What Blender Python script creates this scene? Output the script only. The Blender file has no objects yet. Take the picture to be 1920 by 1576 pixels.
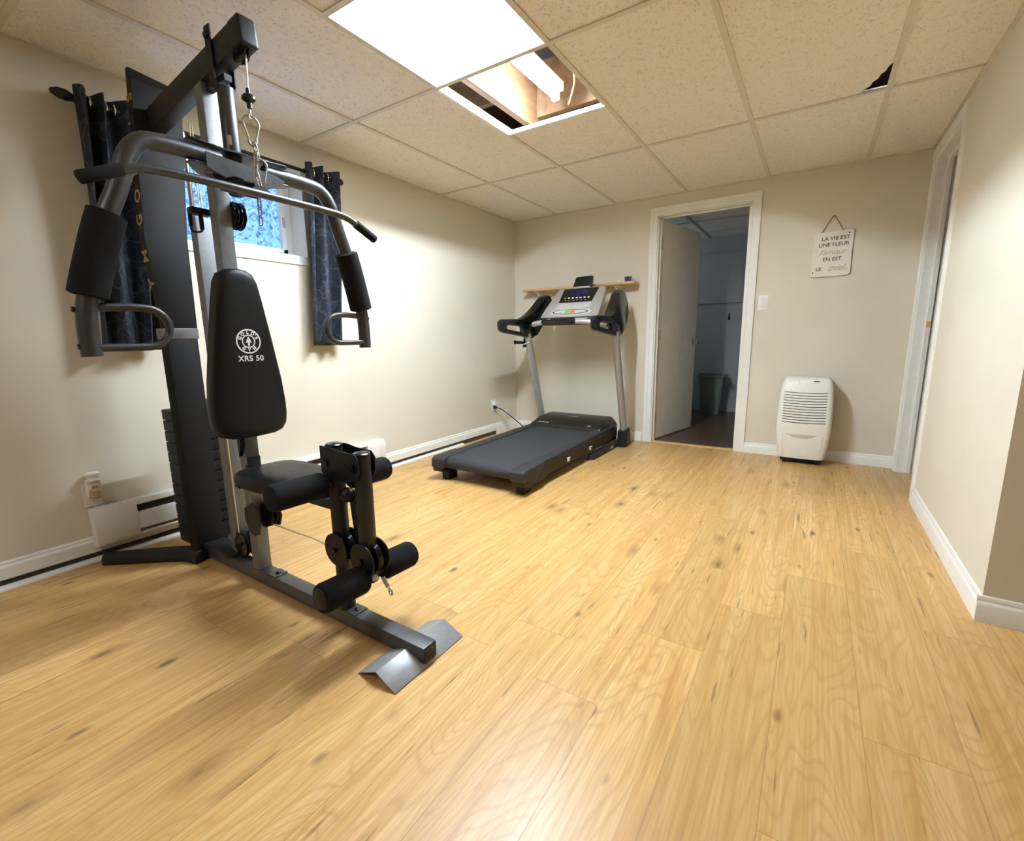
import bpy, bmesh, math, random
from mathutils import Vector, Matrix, Euler
random.seed(7)
PI = math.pi
S = bpy.context.scene
COL = S.collection
def V(*a): return Vector(a)

# ------------------------------------------------------------------ camera, sky, exposure
W_PX, H_PX = 1920, 1576
yaw, pitch, roll = -0.5792, -0.1782, -0.0158
F_PX = 863.97
cd = bpy.data.cameras.new('camera'); cam = bpy.data.objects.new('camera', cd); COL.objects.link(cam)
right0 = V(math.cos(yaw), -math.sin(yaw), 0)
fwd = V(math.sin(yaw)*math.cos(pitch), math.cos(yaw)*math.cos(pitch), math.sin(pitch))
up0 = right0.cross(fwd)
rgt = right0*math.cos(roll) + up0*math.sin(roll)
upv = -right0*math.sin(roll) + up0*math.cos(roll)
m = Matrix((rgt, upv, -fwd)).transposed().to_4x4(); m.translation = V(2.749, -4.302, 0.997)
cam.matrix_world = m
cd.sensor_fit = 'HORIZONTAL'; cd.sensor_width = 36.0; cd.lens = 36.0*F_PX/W_PX
cd.clip_start = 0.02; cd.clip_end = 100
S.camera = cam

wd = bpy.data.worlds.new('sky'); S.world = wd; wd.use_nodes = True
bg = wd.node_tree.nodes['Background']; _nt = wd.node_tree
_tc = _nt.nodes.new('ShaderNodeTexCoord'); _sx = _nt.nodes.new('ShaderNodeSeparateXYZ'); _mr = _nt.nodes.new('ShaderNodeMapRange')
_mr.interpolation_type = 'SMOOTHSTEP'
for _i, _v in ((1, .34), (2, .80), (3, .8), (4, 18.0)): _mr.inputs[_i].default_value = _v      # pale at the horizon, bright overhead
_nt.links.new(_tc.outputs['Generated'], _sx.inputs[0]); _nt.links.new(_sx.outputs[2], _mr.inputs[0]); _nt.links.new(_mr.outputs[0], bg.inputs[1])
bg.inputs[0].default_value = (0.17, 0.38, 1.0, 1)
S.view_settings.view_transform = 'Standard'; S.view_settings.look = 'None'
S.view_settings.exposure = 1.6; S.view_settings.gamma = 1.0; S.view_settings.use_curve_mapping = False

TUBE_E = 240.0      # fluorescent tubes
PANEL_E = 8.5       # lit prismatic lens of the same fixture
FILL_E = 6.0       # added unseen fill panel in the ceiling further back

# ------------------------------------------------------------------ materials
class N:
    def __init__(s, name):
        s.m = bpy.data.materials.new(name); s.m.use_nodes = True; s.t = s.m.node_tree
        s.b = s.t.nodes['Principled BSDF']; s.out = s.t.nodes['Material Output']; s._c = None
    def n(s, typ, **kw):
        x = s.t.nodes.new('ShaderNode'+typ)
        for k, v in kw.items(): setattr(x, k, v)
        return x
    def l(s, a, b): s.t.links.new(a, b)
    def put(s, sock, v):
        if hasattr(v, 'is_output') or isinstance(v, bpy.types.NodeSocket): s.l(v, sock)
        else:
            try: sock.default_value = v
            except Exception: sock.default_value = (*v, 1)
    def coord(s):
        if s._c is None: s._c = s.n('TexCoord').outputs['Object']
        return s._c
    def mp(s, scale=(1,1,1), loc=(0,0,0), vec=None):
        x = s.n('Mapping'); x.inputs['Scale'].default_value = scale; x.inputs['Location'].default_value = loc
        s.l(vec or s.coord(), x.inputs['Vector']); return x.outputs[0]
    def noise(s, vec, scale=5, detail=4, rough=.55, dist=0):
        x = s.n('TexNoise'); s.l(vec, x.inputs['Vector'])
        x.inputs['Scale'].default_value = scale; x.inputs['Detail'].default_value = detail
        x.inputs['Roughness'].default_value = rough; x.inputs['Distortion'].default_value = dist
        return x.outputs['Fac']
    def math(s, op, a, b=0.0, c=0.0):
        x = s.n('Math', operation=op)
        for i, v in enumerate((a, b, c)): s.put(x.inputs[i], v)
        return x.outputs[0]
    def ramp(s, fac, stops, interp='LINEAR'):
        x = s.n('ValToRGB'); x.color_ramp.interpolation = interp; e = x.color_ramp.elements
        while len(e) < len(stops): e.new(.5)
        for q, (p, c) in zip(e, stops):
            q.position = p; q.color = (c, c, c, 1) if isinstance(c, (int, float)) else (*c, 1)
        s.l(fac, x.inputs[0]); return x.outputs[0]
    def mix(s, fac, a, b, mode='MIX'):
        x = s.n('MixRGB', blend_type=mode); s.put(x.inputs[0], fac); s.put(x.inputs[1], a); s.put(x.inputs[2], b)
        return x.outputs[0]
    def bump(s, h, strength=.3, dist=.01):
        x = s.n('Bump'); x.inputs['Strength'].default_value = strength; x.inputs['Distance'].default_value = dist
        s.l(h, x.inputs['Height']); s.l(x.outputs[0], s.b.inputs['Normal'])
    def set(s, color=None, rough=None, metal=None, spec=None):
        if color is not None: s.put(s.b.inputs['Base Color'], color)
        if rough is not None: s.put(s.b.inputs['Roughness'], rough)
        if metal is not None: s.put(s.b.inputs['Metallic'], metal)
        if spec is not None: s.put(s.b.inputs['Specular IOR Level'], spec)
        return s

def plain(name, c, rough=.5, metal=0.0, spec=.5, vary=.06, nscale=30, bump=0.0, bscale=300):
    """procedural paint / plastic / metal: base colour with slight mottling and grain"""
    k = N(name)
    f = k.noise(k.coord(), nscale, 3)
    d = [max(0, x*(1-vary)) for x in c]; l = [min(1, x*(1+vary)) for x in c]
    k.set(k.ramp(f, [(.3, d), (.7, l)]), None, metal, spec)
    r = k.ramp(f, [(.2, max(0, rough-.05)), (.8, min(1, rough+.05))]); k.l(r, k.b.inputs['Roughness'])
    if bump: k.bump(k.noise(k.coord(), bscale, 2), bump, .002)
    return k.m

M = {}
def floor_mat(name, light, mid, dark, knotc, seam, rough=.33):
    k = N(name); sx = k.n('SeparateXYZ'); k.l(k.coord(), sx.inputs[0]); x, y = sx.outputs[0], sx.outputs[1]
    u = k.math('DIVIDE', k.math('SUBTRACT', x, .13), .2)
    ix = k.math('FLOOR', u); fu = k.math('FRACT', u)
    w = k.n('TexWhiteNoise', noise_dimensions='1D'); k.l(ix, w.inputs['W'])
    v = k.math('ADD', k.math('DIVIDE', y, 1.21), w.outputs['Value'])
    iy = k.math('FLOOR', v); fv = k.math('FRACT', v)
    idn = k.math('ADD', k.math('MULTIPLY', ix, 17.31), k.math('MULTIPLY', iy, 5.77))
    w2 = k.n('TexWhiteNoise', noise_dimensions='1D'); k.l(idn, w2.inputs['W'])
    cb = k.n('CombineXYZ'); k.l(x, cb.inputs[0]); k.l(y, cb.inputs[1]); k.l(k.math('MULTIPLY', w2.outputs['Value'], 40), cb.inputs[2])
    p = cb.outputs[0]
    # long grain
    g1 = k.noise(k.mp((26, 1.1, 1), vec=p), 1, 6, .68, .5)
    g2 = k.noise(k.mp((130, 3.0, 1), vec=p), 1, 3, .6)
    # cathedral rings
    wv = k.noise(k.mp((5.0, .9, 1), vec=p), 1, 2, .5, .4)
    ring = k.math('ABSOLUTE', k.math('SUBTRACT', k.math('FRACT', k.math('MULTIPLY', wv, 26)), .5))
    col = k.ramp(g1, [(.30, dark), (.44, mid), (.62, light)])
    col = k.mix(k.ramp(ring, [(.0, .50), (.24, .0)]), col, dark)
    col = k.mix(k.ramp(g2, [(.38, .50), (.58, 0.)]), col, dark)
    col = k.mix(k.ramp(w2.outputs['Value'], [(0, .28), (1, 0.)]), col, mid)
    hs = k.n('HueSaturation'); k.l(k.math('ADD', .90, k.math('MULTIPLY', w2.outputs['Value'], .18)), hs.inputs['Value']); k.l(col, hs.inputs['Color']); col = hs.outputs[0]
    # knots: dark specks with smoky halo
    vo = k.n('TexVoronoi', feature='F1'); k.l(k.mp((8.5, 3.6, 1), vec=p), vo.inputs['Vector']); vo.inputs['Scale'].default_value = 1
    wob = k.noise(k.mp((30, 12, 1), vec=p), 1, 3)
    dd = k.math('ADD', vo.outputs['Distance'], k.math('MULTIPLY', k.math('SUBTRACT', wob, .5), .16))
    sc = k.n('SeparateColor'); k.l(vo.outputs['Color'], sc.inputs[0])
    on = k.math('GREATER_THAN', sc.outputs[0], .30)
    big = k.math('GREATER_THAN', sc.outputs[1], .72)
    core = k.math('MULTIPLY', k.ramp(dd, [(.03, .95), (.13, 0.)]), on)
    halo = k.math('MULTIPLY', k.math('MULTIPLY', k.ramp(dd, [(.06, .75), (.36, 0.)]), big), on)
    col = k.mix(halo, col, [a*.5+b*.5 for a, b in zip(knotc, dark)]); col = k.mix(core, col, knotc)
    # grain cracks
    ck = k.noise(k.mp((62, 4.5, 1), vec=p), 1, 2, .4)
    col = k.mix(k.ramp(ck, [(.69, 0.), (.74, .6)]), col, knotc)
    sm = k.math('MAXIMUM', k.math('LESS_THAN', k.math('MINIMUM', fu, k.math('SUBTRACT', 1., fu)), .0065),
                k.math('LESS_THAN', k.math('MINIMUM', fv, k.math('SUBTRACT', 1., fv)), .0011))
    col = k.mix(k.math('MULTIPLY', sm, .45), col, seam)
    k.set(col, None, 0, .42)
    k.l(k.ramp(g2, [(.2, rough+.06), (.8, rough-.04)]), k.b.inputs['Roughness'])
    k.bump(k.math('SUBTRACT', k.math('MULTIPLY', g2, .25), sm), .12, .002)
    return k.m

def wall_mat(name, c):
    k = N(name); f = k.noise(k.coord(), 2.0, 3); g = k.noise(k.coord(), 260, 3)
    k.set(k.ramp(f, [(.3, [x*.97 for x in c]), (.7, [min(1, x*1.03) for x in c])]), .62, 0, .3); k.bump(g, .10, .002); return k.m

def tile_mat():
    k = N('acoustic_tile')
    a = k.noise(k.mp((55, 55, 55)), 1, 2, .5, 1.2)
    b = k.noise(k.mp((150, 70, 100)), 1, 2, .5, .8)
    pit = k.math('MULTIPLY', k.ramp(a, [(.50, 0.), (.62, 1.)]), k.ramp(b, [(.50, 0.), (.58, 1.)]))
    fine = k.noise(k.coord(), 420, 2)
    c = k.mix(k.math('MULTIPLY', pit, .36), k.ramp(fine, [(.3, (.83, .79, .70)), (.7, (.92, .88, .79))]), (.36, .31, .24))
    k.set(c, .9, 0, .1); k.bump(k.math('SUBTRACT', k.math('MULTIPLY', fine, .25), pit), .5, .004); return k.m

def build_materials():
    M['floor'] = floor_mat('oak_laminate', (.76, .50, .215), (.66, .395, .138), (.48, .26, .074), (.16, .085, .035), (.24, .14, .06))
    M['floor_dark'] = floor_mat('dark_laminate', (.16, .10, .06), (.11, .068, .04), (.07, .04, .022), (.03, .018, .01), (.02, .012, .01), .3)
    M['wall'] = wall_mat('greige_paint', (.72, .665, .54))
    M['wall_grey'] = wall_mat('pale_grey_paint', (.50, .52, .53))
    M['tile'] = tile_mat()
    M['grid'] = plain('grid_white', (.70, .65, .54), .5, 0, .3)
    M['trim'] = plain('white_trim_paint', (.86, .84, .78), .35, 0, .4, .02)
    M['bright'] = plain('white_enamel', (.90, .90, .90), .3, 0, .5, .02)
    M['door'] = plain('door_paint', (.84, .80, .71), .45, 0, .4, .03, 8)
    M['heater'] = plain('heater_enamel', (.80, .77, .72), .35, 0, .45, .03)
    M['gap_shade'] = plain('recess_shade', (.055, .048, .04), .8)  # shade inside recesses put into the colour
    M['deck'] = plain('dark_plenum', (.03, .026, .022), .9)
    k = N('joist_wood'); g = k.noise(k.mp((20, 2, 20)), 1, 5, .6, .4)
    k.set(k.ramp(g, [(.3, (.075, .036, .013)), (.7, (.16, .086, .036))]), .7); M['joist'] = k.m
    k = N('pine_board'); g = k.noise(k.mp((3, 40, 40)), 1, 5, .6, .4)
    k.set(k.ramp(g, [(.3, (.62, .36, .13)), (.7, (.80, .54, .25))]), .45); M['pine'] = k.m
    M['steel'] = plain('charcoal_powder_coat', (.018, .019, .021), .45, .2, .5, .15, 60, .15, 900)
    M['gun'] = plain('gunmetal_tube', (.070, .070, .072), .36, .65, .5, .12, 60, .1, 900)
    M['gun_light'] = plain('light_gunmetal', (.085, .087, .090), .36, .45, .5, .10, 60, .1, 900)
    M['silver_post'] = plain('grey_post_coat', (.20, .205, .21), .45, .35, .5, .08, 60, .1, 900)
    M['foot_plate'] = plain('foot_plate_coat', (.32, .325, .33), .42, .3, .5, .08, 60)
    M['black'] = plain('black_plastic', (.008, .008, .009), .45, 0, .35, .2, 60, .1, 700)
    M['black_gloss'] = plain('black_gloss_plastic', (.008, .008, .009), .22, 0, .5, .2)
    M['shroud'] = plain('textured_black_shroud', (.008, .0078, .0075), .55, 0, .25, .18, 120, .25, 700)
    M['vinyl'] = plain('black_vinyl', (.0045, .005, .0055), .40, 0, .28, .2, 90, .35, 420)
    M['foam'] = plain('black_foam', (.006, .006, .0065), .9, 0, .25, .4, 250, .6, 600)
    M['weight'] = plain('cast_weight', (.012, .012, .012), .6, .1, .3, .25, 90, .3, 300)
    M['chrome'] = plain('chrome', (.80, .80, .80), .12, 1, .5, .02)
    M['zinc'] = plain('zinc_chain', (.36, .33, .27), .36, .85, .5, .1)
    M['steel_bolt'] = plain('bolt_steel', (.50, .48, .44), .35, .8, .5, .1)
    M['cable'] = plain('clear_coated_cable', (.72, .58, .30), .4, 0, .5, .1)
    M['white_print'] = plain('white_print', (.78, .77, .73), .5, 0, .3, .05)
    M['gold'] = plain('gold_print', (.42, .27, .06), .45, .2, .4, .25, 200)
    M['tm_silver'] = plain('silver_plastic', (.50, .49, .46), .38, .35, .5, .06, 60)
    M['tm_light'] = plain('light_grey_plastic', (.66, .65, .62), .35, .1, .5, .05)
    M['tm_post'] = plain('champagne_post', (.40, .39, .36), .42, .35, .5, .08)
    k = N('running_belt'); f = k.noise(k.coord(), 500, 2); k.set(k.ramp(f, [(.3, (.020, .020, .023)), (.7, (.060, .060, .066))]), .7, 0, .3); k.bump(f, .3, .002); M['belt'] = k.m
    M['tm_rail'] = plain('rail_plastic', (.026, .026, .028), .55, 0, .4, .15, 150, .2, 500)
    M['hood'] = plain('hood_plastic', (.012, .010, .0085), .38, 0, .4, .12)
    M['lcd'] = plain('blue_lcd', (.006, .014, .075), .15, 0, .6, .1)
    M['green'] = plain('green_key', (.22, .55, .16), .4); M['red'] = plain('red_key', (.75, .20, .11), .4)
    M['dehum'] = plain('dehumidifier_plastic', (.84, .83, .75), .38, 0, .45, .02)
    M['dehum_seam_shade'] = plain('dehumidifier_seam_and_shade', (.60, .58, .50), .5)  # darker cream for joints and buttons, and painted shade in the handhold
    k = N('distressed_board'); f = k.noise(k.coord(), 26, 5, .65)
    k.set(k.ramp(f, [(.30, (.42, .26, .20)), (.37, (.78, .70, .60)), (.5, (.82, .76, .66))]), .7); M['sign'] = k.m
    M['ink'] = plain('dark_ink', (.09, .07, .055), .7); M['taupe'] = plain('taupe_ink', (.50, .40, .29), .7)
    M['twine'] = plain('jute_twine', (.34, .23, .11), .9, 0, .2, .2, 300)
    M['purple'] = plain('purple_wax', (.15, .09, .27), .35, 0, .5)
    M['switch'] = plain('white_switch_plastic', (.86, .85, .82), .3, 0, .45, .02)
    M['outlet'] = plain('ivory_outlet_plastic', (.80, .77, .68), .35, 0, .45, .02)
    M['slot'] = plain('slot_dark', (.05, .04, .035), .7)
    M['freshener_oil'] = plain('amber_oil', (.42, .32, .14), .15, 0, .6, .2, 60)
    M['vinyl_frame'] = plain('window_vinyl', (.74, .74, .72), .35, 0, .4, .02)
    M['rod'] = plain('black_iron', (.016, .016, .018), .4, .4, .5)
    k = N('leaf_pattern_curtain')
    q = k.mp((1, 9, 4.2)); wv = k.n('TexNoise'); k.l(q, wv.inputs['Vector']); wv.inputs['Scale'].default_value = 1.5
    vv = k.n('VectorMath', operation='ADD'); k.l(q, vv.inputs[0]); k.l(wv.outputs['Color'], vv.inputs[1])
    vo = k.n('TexVoronoi', feature='DISTANCE_TO_EDGE'); k.l(vv.outputs[0], vo.inputs['Vector']); vo.inputs['Scale'].default_value = 1.7
    vo2 = k.n('TexVoronoi', feature='DISTANCE_TO_EDGE'); k.l(vv.outputs[0], vo2.inputs['Vector']); vo2.inputs['Scale'].default_value = 4.3
    ln = k.math('MAXIMUM', k.ramp(vo.outputs['Distance'], [(.01, .75), (.045, 0.)]), k.ramp(vo2.outputs['Distance'], [(.005, .4), (.03, 0.)]))
    f = k.noise(k.coord(), 500, 2)
    k.set(k.mix(ln, k.ramp(f, [(.3, (.014, .018, .026)), (.7, (.028, .034, .046))]), (.075, .085, .105)), .75, 0, .3); k.bump(f, .2, .001); M['curtain'] = k.m  # bluish fabric tone partly stands in for window light through the cloth
    M['bin'] = plain('grey_green_bin', (.20, .23, .21), .6)
    k = N('evergreen'); f = k.noise(k.coord(), 9, 3); k.set(k.ramp(f, [(.3, (.015, .02, .02)), (.7, (.13, .145, .145))]), .7); M['leaf'] = k.m
    M['snow'] = plain('snow', (.80, .82, .84), .6, 0, .2, .03, 8, .2, 40)
    M['mound'] = plain('darkened_snow', (.055, .058, .06), .6, 0, .2, .05, 8)  # snow darkened in its colour to offset the bright sky
    # glass: clear pane with surface reflection
    k = N('window_glass'); tr = k.n('BsdfTransparent'); gl = k.n('BsdfGlossy'); gl.inputs['Roughness'].default_value = .02
    fr = k.n('Fresnel'); fr.inputs['IOR'].default_value = 1.5; mx = k.n('MixShader'); k.l(fr.outputs[0], mx.inputs[0]); k.l(tr.outputs[0], mx.inputs[1]); k.l(gl.outputs[0], mx.inputs[2]); k.l(mx.outputs[0], k.out.inputs['Surface']); M['glass'] = k.m
    # lamp surfaces
    k = N('tube_glow'); e = k.n('Emission'); e.inputs[0].default_value = (.76, .875, 1.0, 1); e.inputs[1].default_value = TUBE_E; k.l(e.outputs[0], k.out.inputs['Surface']); M['tube'] = k.m
    k = N('prismatic_lens'); e = k.n('Emission'); e.inputs[0].default_value = (.76, .875, 1.0, 1); e.inputs[1].default_value = PANEL_E
    tl = k.n('BsdfTranslucent'); tl.inputs[0].default_value = (.5, .5, .5, 1)
    sx = k.n('SeparateXYZ'); k.l(k.coord(), sx.inputs[0])
    rb = k.math('SINE', k.math('MULTIPLY', sx.outputs[1], 700)); bp = k.n('Bump'); bp.inputs['Strength'].default_value = .4; bp.inputs['Distance'].default_value = .002; k.l(rb, bp.inputs['Height']); k.l(bp.outputs[0], tl.inputs['Normal'])
    ad = k.n('AddShader'); k.l(e.outputs[0], ad.inputs[0]); k.l(tl.outputs[0], ad.inputs[1]); k.l(ad.outputs[0], k.out.inputs['Surface']); M['lens'] = k.m
    k = N('back_fill_glow'); e = k.n('Emission'); e.inputs[0].default_value = (.80, .88, 1.0, 1); e.inputs[1].default_value = FILL_E; k.l(e.outputs[0], k.out.inputs['Surface']); M['fill_back'] = k.m
    k = N('cup_glass'); gb = k.n('BsdfGlass'); gb.inputs['Roughness'].default_value = .02; gb.inputs['IOR'].default_value = 1.2; k.l(gb.outputs[0], k.out.inputs['Surface']); M['cup_glass'] = k.m
build_materials()

# ------------------------------------------------------------------ mesh helpers
class B:
    """collects shapes in world coordinates, links them as ONE mesh object"""
    def __init__(s): s.bm = bmesh.new()
    def add(s, verts, faces):
        vs = [s.bm.verts.new(v) for v in verts]
        for f in faces:
            try: s.bm.faces.new([vs[i] for i in f])
            except ValueError: pass
        return vs
    def box(s, a, b, mat=None):
        (x0, y0, z0), (x1, y1, z1) = a, b
        x0, x1 = sorted((x0, x1)); y0, y1 = sorted((y0, y1)); z0, z1 = sorted((z0, z1))
        v = [V(x, y, z) for z in (z0, z1) for x, y in ((x0, y0), (x1, y0), (x1, y1), (x0, y1))]
        if mat is not None: v = [mat @ q for q in v]
        s.add(v, [(3,2,1,0), (4,5,6,7), (0,1,5,4), (1,2,6,5), (2,3,7,6), (3,0,4,7)]); return s
    def prism(s, pts, d, mat=None):
        """closed polygon of 3D points extruded by vector d"""
        d = Vector(d); P = [Vector(p) for p in pts]; n = len(P); v = P + [p+d for p in P]
        if mat is not None: v = [mat @ q for q in v]
        s.add(v, [tuple(range(n))[::-1], tuple(range(n, 2*n))] + [(i, (i+1) % n, n+(i+1) % n, n+i) for i in range(n)]); return s
    def beam(s, a, b, w, h, up=(0,0,1), w2=None, h2=None):
        """rectangular bar from a to b, w sideways, h along up"""
        a, b = Vector(a), Vector(b); d = (b-a).normalized(); sd = d.cross(Vector(up)).normalized(); u = sd.cross(d)
        w2 = w2 or w; h2 = h2 or h; v = []
        for p, ww, hh in ((a, w, h), (b, w2, h2)):
            for i, j in ((-1,-1), (1,-1), (1,1), (-1,1)): v.append(p + sd*ww/2*i + u*hh/2*j)
        s.add(v, [(3,2,1,0), (4,5,6,7), (0,1,5,4), (1,2,6,5), (2,3,7,6), (3,0,4,7)]); return s
    def tube(s, pts, r, n=16, caps=True, closed=False, ry=None):
        P = [Vector(p) for p in pts]; k = len(P); rings = []; u = None
        R = r if isinstance(r, (list, tuple)) else [r]*k
        for i, p in enumerate(P):
            if closed: t = (P[(i+1) % k]-P[i-1]).normalized()
            else: t = (P[min(i+1, k-1)]-P[max(i-1, 0)]).normalized()
            if u is None:
                u = t.orthogonal().normalized()
                if ry: u = Vector(ry).cross(t).normalized()
            else: u = (u - t*u.dot(t)).normalized()
            w = t.cross(u)
            rings.append([s.bm.verts.new(p + (u*math.cos(2*PI*j/n) + w*math.sin(2*PI*j/n))*R[i]) for j in range(n)])
        for i in range(k if closed else k-1):
            a, b = rings[i], rings[(i+1) % k]
            for j in range(n): s.bm.faces.new((a[j], a[(j+1) % n], b[(j+1) % n], b[j]))
        if caps and not closed: s.bm.faces.new(rings[0][::-1]); s.bm.faces.new(rings[-1])
        return s
    def cyl(s, a, b, r, r2=None, n=24): return s.tube([a, b], [r, r if r2 is None else r2], n)
    def rod(s, a, b, r, e=.008, n=24):
        """cylinder with softened ends"""
        a, b = Vector(a), Vector(b); d = (b-a).normalized()
        return s.tube([a, a+d*e*.3, a+d*e, b-d*e, b-d*e*.3, b], [r-e, r-e*.3, r, r, r-e*.3, r-e], n)
    def lathe(s, c, prof, axis=(0,0,1), n=28):
        c = Vector(c); ax = Vector(axis).normalized(); u = ax.orthogonal().normalized(); w = ax.cross(u); rings = []
        for r, h in prof: rings.append([s.bm.verts.new(c + ax*h + (u*math.cos(2*PI*j/n)+w*math.sin(2*PI*j/n))*max(r, 1e-5)) for j in range(n)])
        for a, b in zip(rings, rings[1:]):
            for j in range(n): s.bm.faces.new((a[j], a[(j+1) % n], b[(j+1) % n], b[j]))
        s.bm.faces.new(rings[0][::-1]); s.bm.faces.new(rings[-1]); return s
    def torus(s, c, R, r, axis=(0,0,1), n=24, k=10):
        c = Vector(c); ax = Vector(axis).normalized(); u = ax.orthogonal().normalized(); w = ax.cross(u)
        return s.tube([c+(u*math.cos(2*PI*i/n)+w*math.sin(2*PI*i/n))*R for i in range(n)], r, k, closed=True)
    def sphere(s, c, r, sc=(1,1,1), n=16):
        bmesh.ops.create_uvsphere(s.bm, u_segments=n, v_segments=n//2+2, radius=r, matrix=Matrix.Translation(Vector(c)) @ Matrix.Diagonal((*sc, 1))); return s
    def bevel(s, w, seg=2, ang=35):
        bmesh.ops.recalc_face_normals(s.bm, faces=s.bm.faces)
        es = [e for e in s.bm.edges if len(e.link_faces) == 2 and e.calc_face_angle(0) > math.radians(ang)]
        if es: bmesh.ops.bevel(s.bm, geom=es, offset=w, segments=seg, profile=.6, affect='EDGES', clamp_overlap=True)
        return s

def worldloc(o):
    l = Vector((0,0,0))
    while o: l += o.location; o = o.parent
    return l
def link(name, b, mat, parent=None, smooth=40, origin=None):
    me = bpy.data.meshes.new(name); bmesh.ops.recalc_face_normals(b.bm, faces=b.bm.faces); b.bm.to_mesh(me); b.bm.free()
    return link_me(name, me, mat, parent, smooth, origin)
def link_me(name, me, mat, parent=None, smooth=40, origin=None):
    if mat is not None: me.materials.clear(); me.materials.append(M[mat])
    o = bpy.data.objects.new(name, me); COL.objects.link(o)
    if parent is not None:
        o.parent = parent; me.transform(Matrix.Translation(-worldloc(parent)))
    elif origin is not None:
        o.location = origin; me.transform(Matrix.Translation(-Vector(origin)))
    if smooth:
        me.polygons.foreach_set('use_smooth', [True]*len(me.polygons)); me.set_sharp_from_angle(angle=math.radians(smooth))
    return o
def tag(o, label, cat, group=None, kind=None):
    o['label'] = label; o['category'] = cat
    if group: o['group'] = group
    if kind: o['kind'] = kind
    return o
def thing(name, label, cat, loc, group=None):
    o = bpy.data.objects.new(name, None); o.empty_display_size = .1; o.location = loc; COL.objects.link(o); return tag(o, label, cat, group)
def struct(name, b, mat, parent=None, smooth=30):
    o = link(name, b, mat, parent, smooth)
    if parent is None: o['kind'] = 'structure'
    return o
def solidtext(name, txt, size, mat, parent, frame, offset=0.0, shear=0.0, ext=.0006, spacing=1.0, align='CENTER'):
    """lettering as a thin solid; frame = 4x4 world matrix (x = reading direction, y = up, z = out)"""
    cu = bpy.data.curves.new(name, 'FONT'); cu.body = txt; cu.size = size; cu.align_x = align; cu.align_y = 'CENTER'
    cu.extrude = ext; cu.offset = offset; cu.shear = shear; cu.space_character = spacing
    t = bpy.data.objects.new(name, cu); COL.objects.link(t)
    dg = bpy.context.evaluated_depsgraph_get(); dg.update(); me = bpy.data.meshes.new_from_object(t.evaluated_get(dg))
    bpy.data.objects.remove(t); bpy.data.curves.remove(cu)
    me.transform(frame)
    return me
def frame(o, x, y):
    x = Vector(x).normalized(); z = x.cross(Vector(y)).normalized(); y = z.cross(x)
    m = Matrix((x, y, z)).transposed().to_4x4(); m.translation = Vector(o); return m
def join(name, meshes, mat, parent):
    bm = bmesh.new()
    for me in meshes: bm.from_mesh(me); bpy.data.meshes.remove(me)
    b = B(); b.bm.free(); b.bm = bm; return link(name, b, mat, parent, 30)
def arc(c, r, a0, a1, n, u, w):
    c = Vector(c); u = Vector(u); w = Vector(w)
    return [c + (u*math.cos(a0+(a1-a0)*i/n) + w*math.sin(a0+(a1-a0)*i/n))*r for i in range(n+1)]
def smoothpath(P, it=3):
    P = [Vector(p) for p in P]
    for _ in range(it):
        Q = [P[0]]
        for a, b in zip(P, P[1:]): Q += [a.lerp(b, .25), a.lerp(b, .75)]
        Q.append(P[-1]); P = Q
    return P

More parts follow.
